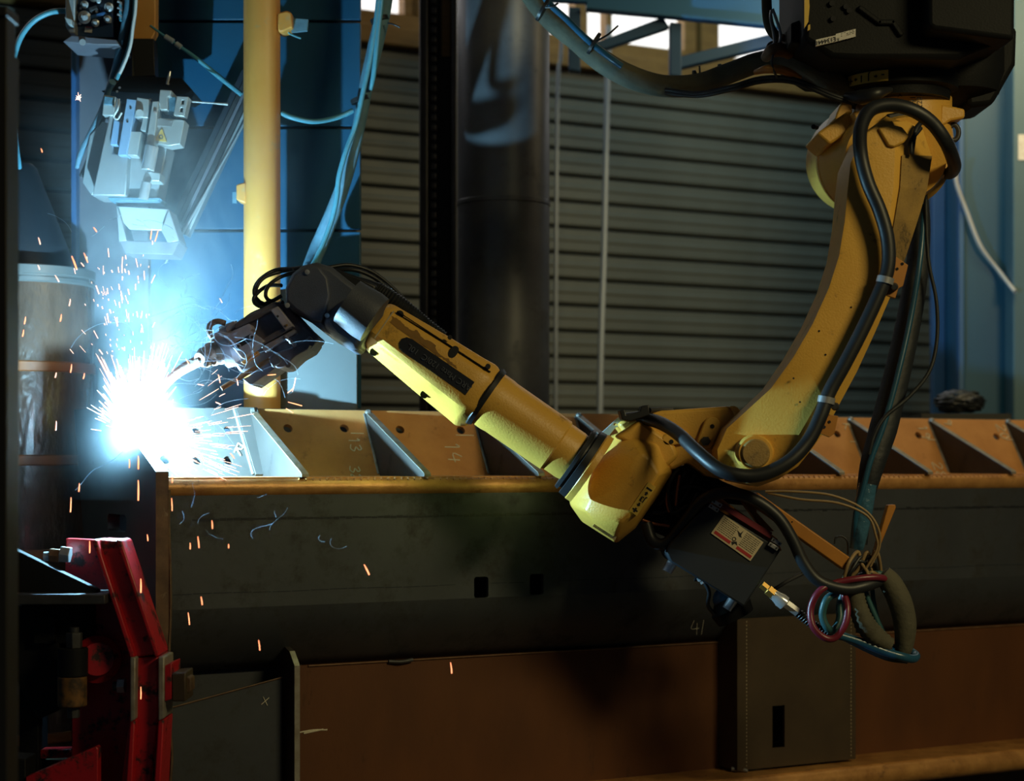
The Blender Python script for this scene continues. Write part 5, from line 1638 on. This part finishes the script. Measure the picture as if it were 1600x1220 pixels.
# --- fabric covered hose bundle from the left truss to the base
hb_ = empty('fabric_hose_bundle', q(1080, 125, 4.3), 'olive fabric-covered hose bundle swinging from the upper centre to the robot base', 'hose')
px_tube('sleeve', [(800, -60, 4.5), (830, -8, 4.5), (862, 30, 4.48), (900, 62, 4.45), (940, 95, 4.42), (985, 120, 4.4), (1035, 134, 4.38), (1090, 132, 4.34), (1140, 114, 4.3), (1185, 98, 4.26), (1230, 94, 4.22),
                   (1270, 106, 4.18), (1310, 135, 4.18), (1330, 150, 4.2)], [16, 17, 18, 17, 18, 18, 17, 17, 16, 16, 17, 18, 17, 14], M_SLEEVE, hb_, d=4.4, n=22, k=8)
px_tube('side_hose', [(828, -60, 4.44), (850, -5, 4.43), (885, 30, 4.41), (918, 62, 4.38), (950, 88, 4.36), (972, 104, 4.36)], 5, M_BLUEH, hb_, d=4.4)
px_tube('side_hose', [(1040, 140, 4.34), (1090, 146, 4.28), (1140, 136, 4.22), (1190, 122, 4.18), (1240, 124, 4.14), (1300, 148, 4.12), (1335, 160, 4.12)], 3.6, M_RUBBER, hb_, d=4.2, n=8)
px_tube('side_hose', [(1040, 145, 4.34), (1090, 150, 4.28), (1140, 141, 4.22), (1190, 128, 4.18), (1240, 129, 4.14), (1300, 152, 4.12), (1335, 162, 4.12)], 3.2, M_RUBBER, hb_, d=4.2, n=8)
for (x, y, tail) in ((848, 16, (872, 5)), (928, 68, (966, 40)), (1088, 128, (1093, 103)), (1128, 118, None)):
    a = 0.6 if x < 1000 else -0.25
    lathe('cable_tie', q(x - 2, y - 2 * a, 4.38), q(x + 2, y + 2 * a, 4.38), [(0, 0.029), (1, 0.029)], M_RUBBER, hb_, 18)
    if tail:
        px_tube('tie_tail', [(x + 4, y - 4, 4.35), ((x + tail[0]) / 2 + 3, (y + tail[1]) / 2, 4.34), (*tail, 4.34)], 1.6, M_RUBBER, hb_, d=4.35, n=6)
# hanger with hooks that carries the bundle
hk = empty('hose_hanger', q(1215, 40, 4.2), 'steel hooks and brown saddle carrying the hose bundle beside the base', 'hanger')
px_tube('hose_drop', [(1199, -60, 4.22), (1198, 10, 4.22), (1204, 45, 4.22), (1222, 62, 4.22), (1240, 62, 4.2)], 8, M_SLEEVE, hk, d=4.22, n=14)
px_tube('hook_leg', [(1205, 16, 4.16), (1204, 30, 4.16), (1208, 50, 4.16), (1210, 66, 4.15), (1208, 88, 4.14)], 2.2, M_STEEL, hk, d=4.15, n=8)
px_tube('hook_leg', [(1207, 14, 4.16), (1213, 30, 4.16), (1219, 50, 4.16), (1219, 64, 4.15), (1212, 72, 4.15)], 2.4, M_STEEL, hk, d=4.15, n=8)
px_tube('hook_ring', [(1211 + 12 * math.cos(a), 74 + 9 * math.sin(a), 4.16) for a in [i * 2 * PI / 12 for i in range(13)]], 2.0, M_DSTEEL, hk, d=4.15, n=8, k=3)
px_tube('saddle', [(1196, 90, 4.18), (1206, 80, 4.15), (1220, 78, 4.15), (1234, 84, 4.17)], [8, 11, 11, 9], M_BRONZE, hk, d=4.15, n=14)
px_tube('saddle', [(1180, 113, 4.16), (1200, 108, 4.13), (1225, 110, 4.13), (1250, 122, 4.16)], [4, 7, 7, 4], M_ORNG, hk, d=4.15, n=12)
px_tube('hook_leg', [(1208, 86, 4.13), (1206, 98, 4.12), (1210, 112, 4.12), (1214, 122, 4.13)], 1.8, M_DSTEEL, hk, d=4.15, n=8)
pr('side_connector', [(1236, 36, ), (1250, 31), (1256, 32), (1256, 70), (1236, 66)], 4.06, 4.2, M_BLACKCAST, hk, 0.003)
for i in range(3):
    cyl('hook_knob', q(1222 + i * 4, 58 + i * 2, 4.17), q(1226 + i * 4, 60 + i * 2, 4.15), 0.008, M_BRONZE, hk, 10)

# ================================================================== ARC, SPARKS, SMOKE
bm = bmesh.new()
bmesh.ops.create_icosphere(bm, subdivisions=3, radius=0.007)
for v in bm.verts:
    v.co *= 1 + 0.25 * math.sin(v.co.x * 700) * math.cos(v.co.z * 600)
    v.co += ARC + V((0, 0.004, -0.007))
arc = link('welding_arc', bm, M_ARC, None, 0, 60)
tag(arc, 'blinding white welding arc at the left end of the beam', 'arc')

# flying sparks picked out one by one: pixel start, pixel end, depth, colour
random.seed(11)
SPK = [((112, 400), (120, 421), 0), ((131, 395), (137, 410), 0), ((126, 410), (131, 416), 1), ((60, 371), (63, 382), 1), ((64, 232), (66, 238), 0), ((59, 414), (62, 421), 1), ((86, 430), (92, 440), 1),
       ((40, 495), (38, 506), 0), ((37, 515), (35, 526), 0), ((96, 491), (94, 502), 0), ((110, 467), (108, 478), 1), ((112, 569), (110, 582), 0), ((88, 582), (86, 590), 1), ((132, 583), (130, 592), 0),
       ((88, 658), (87, 672), 0), ((160, 637), (160, 651), 0), ((216, 712), (216, 733), 0), ((202, 717), (202, 731), 0), ((216, 750), (216, 782), 0), ((124, 755), (123, 768), 0), ((111, 777), (110, 800), 0),
       ((269, 742), (269, 754), 0), ((268, 778), (269, 798), 0), ((309, 838), (311, 856), 0), ((297, 848), (297, 858), 0), ((331, 813), (332, 826), 0), ((357, 850), (357, 856), 0), ((220, 904), (220, 926), 0),
       ((314, 932), (316, 945), 0), ((294, 957), (296, 976), 0), ((404, 1000), (406, 1016), 0), ((220, 1073), (220, 1092), 0), ((569, 882), (577, 898), 0), ((343, 466), (347, 473), 1), ((341, 585), (344, 598), 0), ((308, 600), (318, 602), 0),
       ((418, 586), (431, 585), 0), ((449, 614), (459, 606), 0), ((450, 628), (472, 634), 0), ((447, 638), (458, 645), 0), ((360, 708), (366, 716), 0), ((314, 708), (318, 722), 0), ((704, 1035), (706, 1052), 0),
       ((237, 358), (235, 374), 0), ((247, 360), (242, 377), 0), ((146, 355), (151, 362), 0), ((290, 560), (296, 570), 0), ((337, 628), (345, 632), 0), ((370, 592), (372, 602), 0), ((222, 486), (220, 497), 0), ((238, 376), (238, 382), 1),
       ((140, 845), (140, 864), 0), ((230, 835), (231, 845), 0), ((457, 612), (462, 590), 1)]


def spark_place(x, y):
    if y < 300:
        return 'on the dark wall below the feed hose'
    if x < 165 and y < 432:
        return 'above the lid of the drum'
    if x < 150 and y < 640:
        return 'over the upper drum'
    if x < 150 and y < 830:
        return 'over the middle of the drum'
    if x < 300 and y < 400:
        return 'just under the torch cleaning unit'
    if x < 240 and y < 690:
        return 'inside the smoke plume'
    if x < 240 and y < 830:
        return 'in front of the black end plate'
    if x < 240:
        return 'in front of the red clamp'
    if y < 575:
        return 'between the smoke and the yellow pole'
    if x < 380 and y < 650:
        return 'below the torch'
    if y < 660:
        return 'between the robot wrist and the beam'
    if y < 730:
        return 'on the pale plate with six holes'
    if y < 1030:
        return 'before the dark side plate'
    return 'on the brown lower panel'


ORD = ['topmost', 'second from top', 'third from top', 'fourth from top', 'fifth from top', 'sixth from top', 'seventh from top', 'eighth from top', 'ninth from top',
       'tenth from top', 'eleventh from top', 'twelfth from top', 'thirteenth from top', 'fourteenth from top']
_pl = {}
for i, (a, b, c) in enumerate(SPK):
    _pl.setdefault(spark_place((a[0] + b[0]) / 2, (a[1] + b[1]) / 2), []).append((a[1], i))
SLAB = {}
for k, v in _pl.items():
    for j, (_, i) in enumerate(sorted(v)):
        SLAB[i] = ('glowing spark streak %s' % k) if len(v) == 1 else ('%s of the glowing spark streaks %s' % (ORD[j], k))
sproto = None
for i, (a, b, c) in enumerate(SPK):
    d = 3.96 if i % 2 else 3.90
    if a[1] > 690 or a[0] < 150:
        d = 3.62 + 0.10 * ((i * 7) % 3) / 3
    if a[0] > 300 and a[1] > 690:
        d = 3.55
    p0, p1 = q(*a, d), q(*b, d)
    bmk = bmesh.new()
    r = 1.15 if i in (16, 18, 27, 32, 0) else 0.8
    b_tube(bmk, [p0, p0.lerp(p1, 0.5) + V((0.0004, 0, 0)), p1], [0.5 * r * d / F, r * d / F, 0.9 * r * d / F], 6, 2)
    o = link('flying_spark', bmk, M_SPKY if c else M_SPK, None, 0, 60)
    tag(o, SLAB[i], 'spark', 'orange sparks thrown off the weld')
star = None
bmk = bmesh.new()
for k in range(9):
    a = k * 2 * PI / 9 + 0.3
    l = random.uniform(2.5, 7) if k != 2 else 9
    p = q(123, 153, 4.1)
    b_tube(bmk, [p, p + V((math.cos(a), random.uniform(-.4, .4), math.sin(a))) * (l / F * 4.1)], [1.3 / F * 4, 0.3 / F * 4], 5, 1)
o = link('bursting_spark', bmk, M_SPKY, None, 0, 60)
tag(o, 'tiny star-shaped bursting spark left of the torch cleaner', 'spark')

# the dense fan of sparks round the arc
bw, bo = bmesh.new(), bmesh.new()
for i in range(420):
    if i < 300:
        a = random.gauss(PI / 2 + 0.12, 0.42)
        r0 = random.uniform(10, 70)
        L = random.uniform(14, 75) * (1.2 if abs(a - PI / 2) < 0.5 else 0.6)
    else:
        a = random.gauss(-0.08, 0.30)
        r0 = random.uniform(30, 150)
        L = random.uniform(10, 38)
    dd = random.uniform(-0.28, 0.12)
    dv_ = V((math.cos(a), dd, math.sin(a))).normalized()
    k = 4.0 / F
    p0 = ARC + V((0, -0.02, 0)) + dv_ * (r0 * k)
    p1 = p0 + dv_ * (L * k)
    mid = p0.lerp(p1, 0.5) + V((0, 0, random.uniform(-0.0005, 0.001)))
    rad = random.uniform(0.35, 0.75) * k
    b_tube(bo if r0 + L > 100 or random.random() < 0.3 else bw, [p0, mid, p1], [rad * 0.5, rad, rad * 0.5], 5, 2)
for i in range(90):      # loose short flecks further up the plume
    x = random.gauss(185, 28)
    y = random.uniform(400, 560)
    d = random.uniform(3.75, 4.0)
    a = math.atan2(660 - y, x - 216) + random.gauss(0, 0.15)
    L = random.choice((2, 3, 4, 6, 9, 14))
    p0 = q(x, y, d)
    p1 = p0 + V((math.cos(a), 0, math.sin(a))) * (L / F * d)
    b_tube(bo, [p0, p1], random.uniform(0.3, 0.9) / F * d, 5, 1)
sf = link('spark_fan', bo, M_SPKY, None, 0, 60)
tag(sf, 'dense fan of pale orange sparks bursting upward from the arc', 'sparks', kind='stuff')
sw = link('spark_core', bw, M_SPKW, None, 0, 60)
tag(sw, 'white-hot streaks of spatter right around the arc', 'sparks', kind='stuff')

# curling fume threads
bm = bmesh.new()
for i in range(80):
    u = random.random()
    if u < 0.72:
        x, y = random.gauss(320, 60), random.gauss(560, 55)
        n = random.randint(5, 11)
        st, cu_ = random.uniform(6, 17), 0.9
    elif u < 0.88:
        x, y = random.uniform(110, 330), random.uniform(340, 470)
        n, st, cu_ = random.randint(4, 7), random.uniform(5, 11), 0.9
    else:
        x, y = random.uniform(280, 520), random.uniform(765, 850)
        n, st, cu_ = random.randint(4, 7), random.uniform(4, 9), 1.1
    d = 3.70 + random.uniform(-0.08, 0.18) if u < 0.88 else 3.62
    a = random.uniform(0, 2 * PI)
    P = []
    da = random.gauss(0, 0.4)
    for j in range(n):
        P.append(q(x, y, d + 0.01 * math.sin(j)))
        da += random.gauss(0, cu_ * 0.42)
        da *= 0.8
        a += da * 0.6
        x += math.cos(a) * st
        y += math.sin(a) * st * 0.8
    b_tube(bm, P, random.uniform(0.15, 0.34) * (1.0 if u < 0.88 else 0.55) / F * d, 4, 4)
ft = link('fume_threads', bm, M_WISP, None, 0, 60)
tag(ft, 'fine curling pale blue fume threads drifting right of the arc', 'fumes', kind='stuff')

# smoke plume: a real volume lit by the arc
bm = bmesh.new()
c = ARC
b_box(bm, V((c.x - 0.62, c.y - 0.24, c.z - 0.14)), V((1.05, 0, 0)), V((0, 0.75, 0)), V((0, 0, 1.0)))
mv = bpy.data.materials.new('weld_smoke')
mv.use_nodes = True
nt = mv.node_tree
N, L = nt.nodes, nt.links
N.remove(N['Principled BSDF'])
out = N['Material Output']
geo = N.new('ShaderNodeNewGeometry')


def math_(op, a, b=None, c_=None):
    n = N.new('ShaderNodeMath')
    n.operation = op
    for i, v in enumerate((a, b, c_)):
        if v is None:
            continue
        if isinstance(v, (int, float)):
            n.inputs[i].default_value = v
        else:
            L.new(v, n.inputs[i])
    return n.outputs[0]


sep = N.new('ShaderNodeSeparateXYZ')
L.new(geo.outputs['Position'], sep.inputs[0])
X, Y, Z = sep.outputs
h = math_('SUBTRACT', Z, c.z)
hp = math_('MAXIMUM', h, 0.0)
dx_ = math_('SUBTRACT', X, math_('ADD', c.x + 0.01, math_('MULTIPLY', hp, 0.02)))
dy_ = math_('SUBTRACT', Y, math_('ADD', c.y + 0.0, math_('MULTIPLY', hp, 0.35)))
sg = math_('ADD', 0.050, math_('MULTIPLY', hp, 0.17))
r2 = math_('ADD', math_('POWER', math_('DIVIDE', dx_, sg), 2), math_('POWER', math_('DIVIDE', dy_, sg), 2))
env = math_('EXPONENT', math_('MULTIPLY', r2, -0.75))
lowcut = N.new('ShaderNodeMapRange')
lowcut.inputs['From Min'].default_value = -0.06
lowcut.inputs['From Max'].default_value = 0.03
L.new(h, lowcut.inputs['Value'])
top = N.new('ShaderNodeMapRange')
top.inputs['From Min'].default_value = 0.80
top.inputs['From Max'].default_value = 0.30
L.new(h, top.inputs['Value'])
nz = N.new('ShaderNodeTexNoise')
nz.inputs['Scale'].default_value = 7.0
nz.inputs['Detail'].default_value = 5
nz.inputs['Roughness'].default_value = 0.6
nz.inputs['Distortion'].default_value = 1.2
mpv = N.new('ShaderNodeMapping')
mpv.inputs['Scale'].default_value = (1.0, 1.0, 0.75)
L.new(geo.outputs['Position'], mpv.inputs['Vector'])
L.new(mpv.outputs['Vector'], nz.inputs['Vector'])
nr = N.new('ShaderNodeMapRange')
nr.inputs['From Min'].default_value = 0.40
nr.inputs['From Max'].default_value = 0.72
nr.inputs['To Min'].default_value = 0.10
L.new(nz.outputs['Fac'], nr.inputs['Value'])
plume = math_('MULTIPLY', math_('MULTIPLY', env, nr.outputs['Result']), math_('MULTIPLY', lowcut.outputs['Result'], top.outputs['Result']))
grow = math_('ADD', 0.35, math_('MULTIPLY', hp, 4.2))      # fresh fume thickens as it cools and spreads
# extra density added close to the arc for a lens-like glow
ddx = math_('SUBTRACT', X, c.x)
ddy = math_('SUBTRACT', Y, c.y)
rr2 = math_('ADD', math_('ADD', math_('POWER', ddx, 2), math_('POWER', ddy, 2)), math_('POWER', h, 2))
glow_dens = math_('EXPONENT', math_('DIVIDE', rr2, -0.008))
dens = math_('ADD', math_('MULTIPLY', math_('MULTIPLY', plume, grow), 2.5), math_('MULTIPLY', glow_dens, 0.3))
vs_ = N.new('ShaderNodeVolumeScatter')
vs_.inputs['Color'].default_value = (0.80, 0.92, 1.0, 1)
vs_.inputs['Anisotropy'].default_value = 0.1
L.new(dens, vs_.inputs['Density'])
L.new(vs_.outputs[0], out.inputs['Volume'])
sm = link('weld_smoke', bm, mv, None, 0, 0)
tag(sm, 'blue-lit smoke plume rising from the weld', 'smoke', kind='stuff')
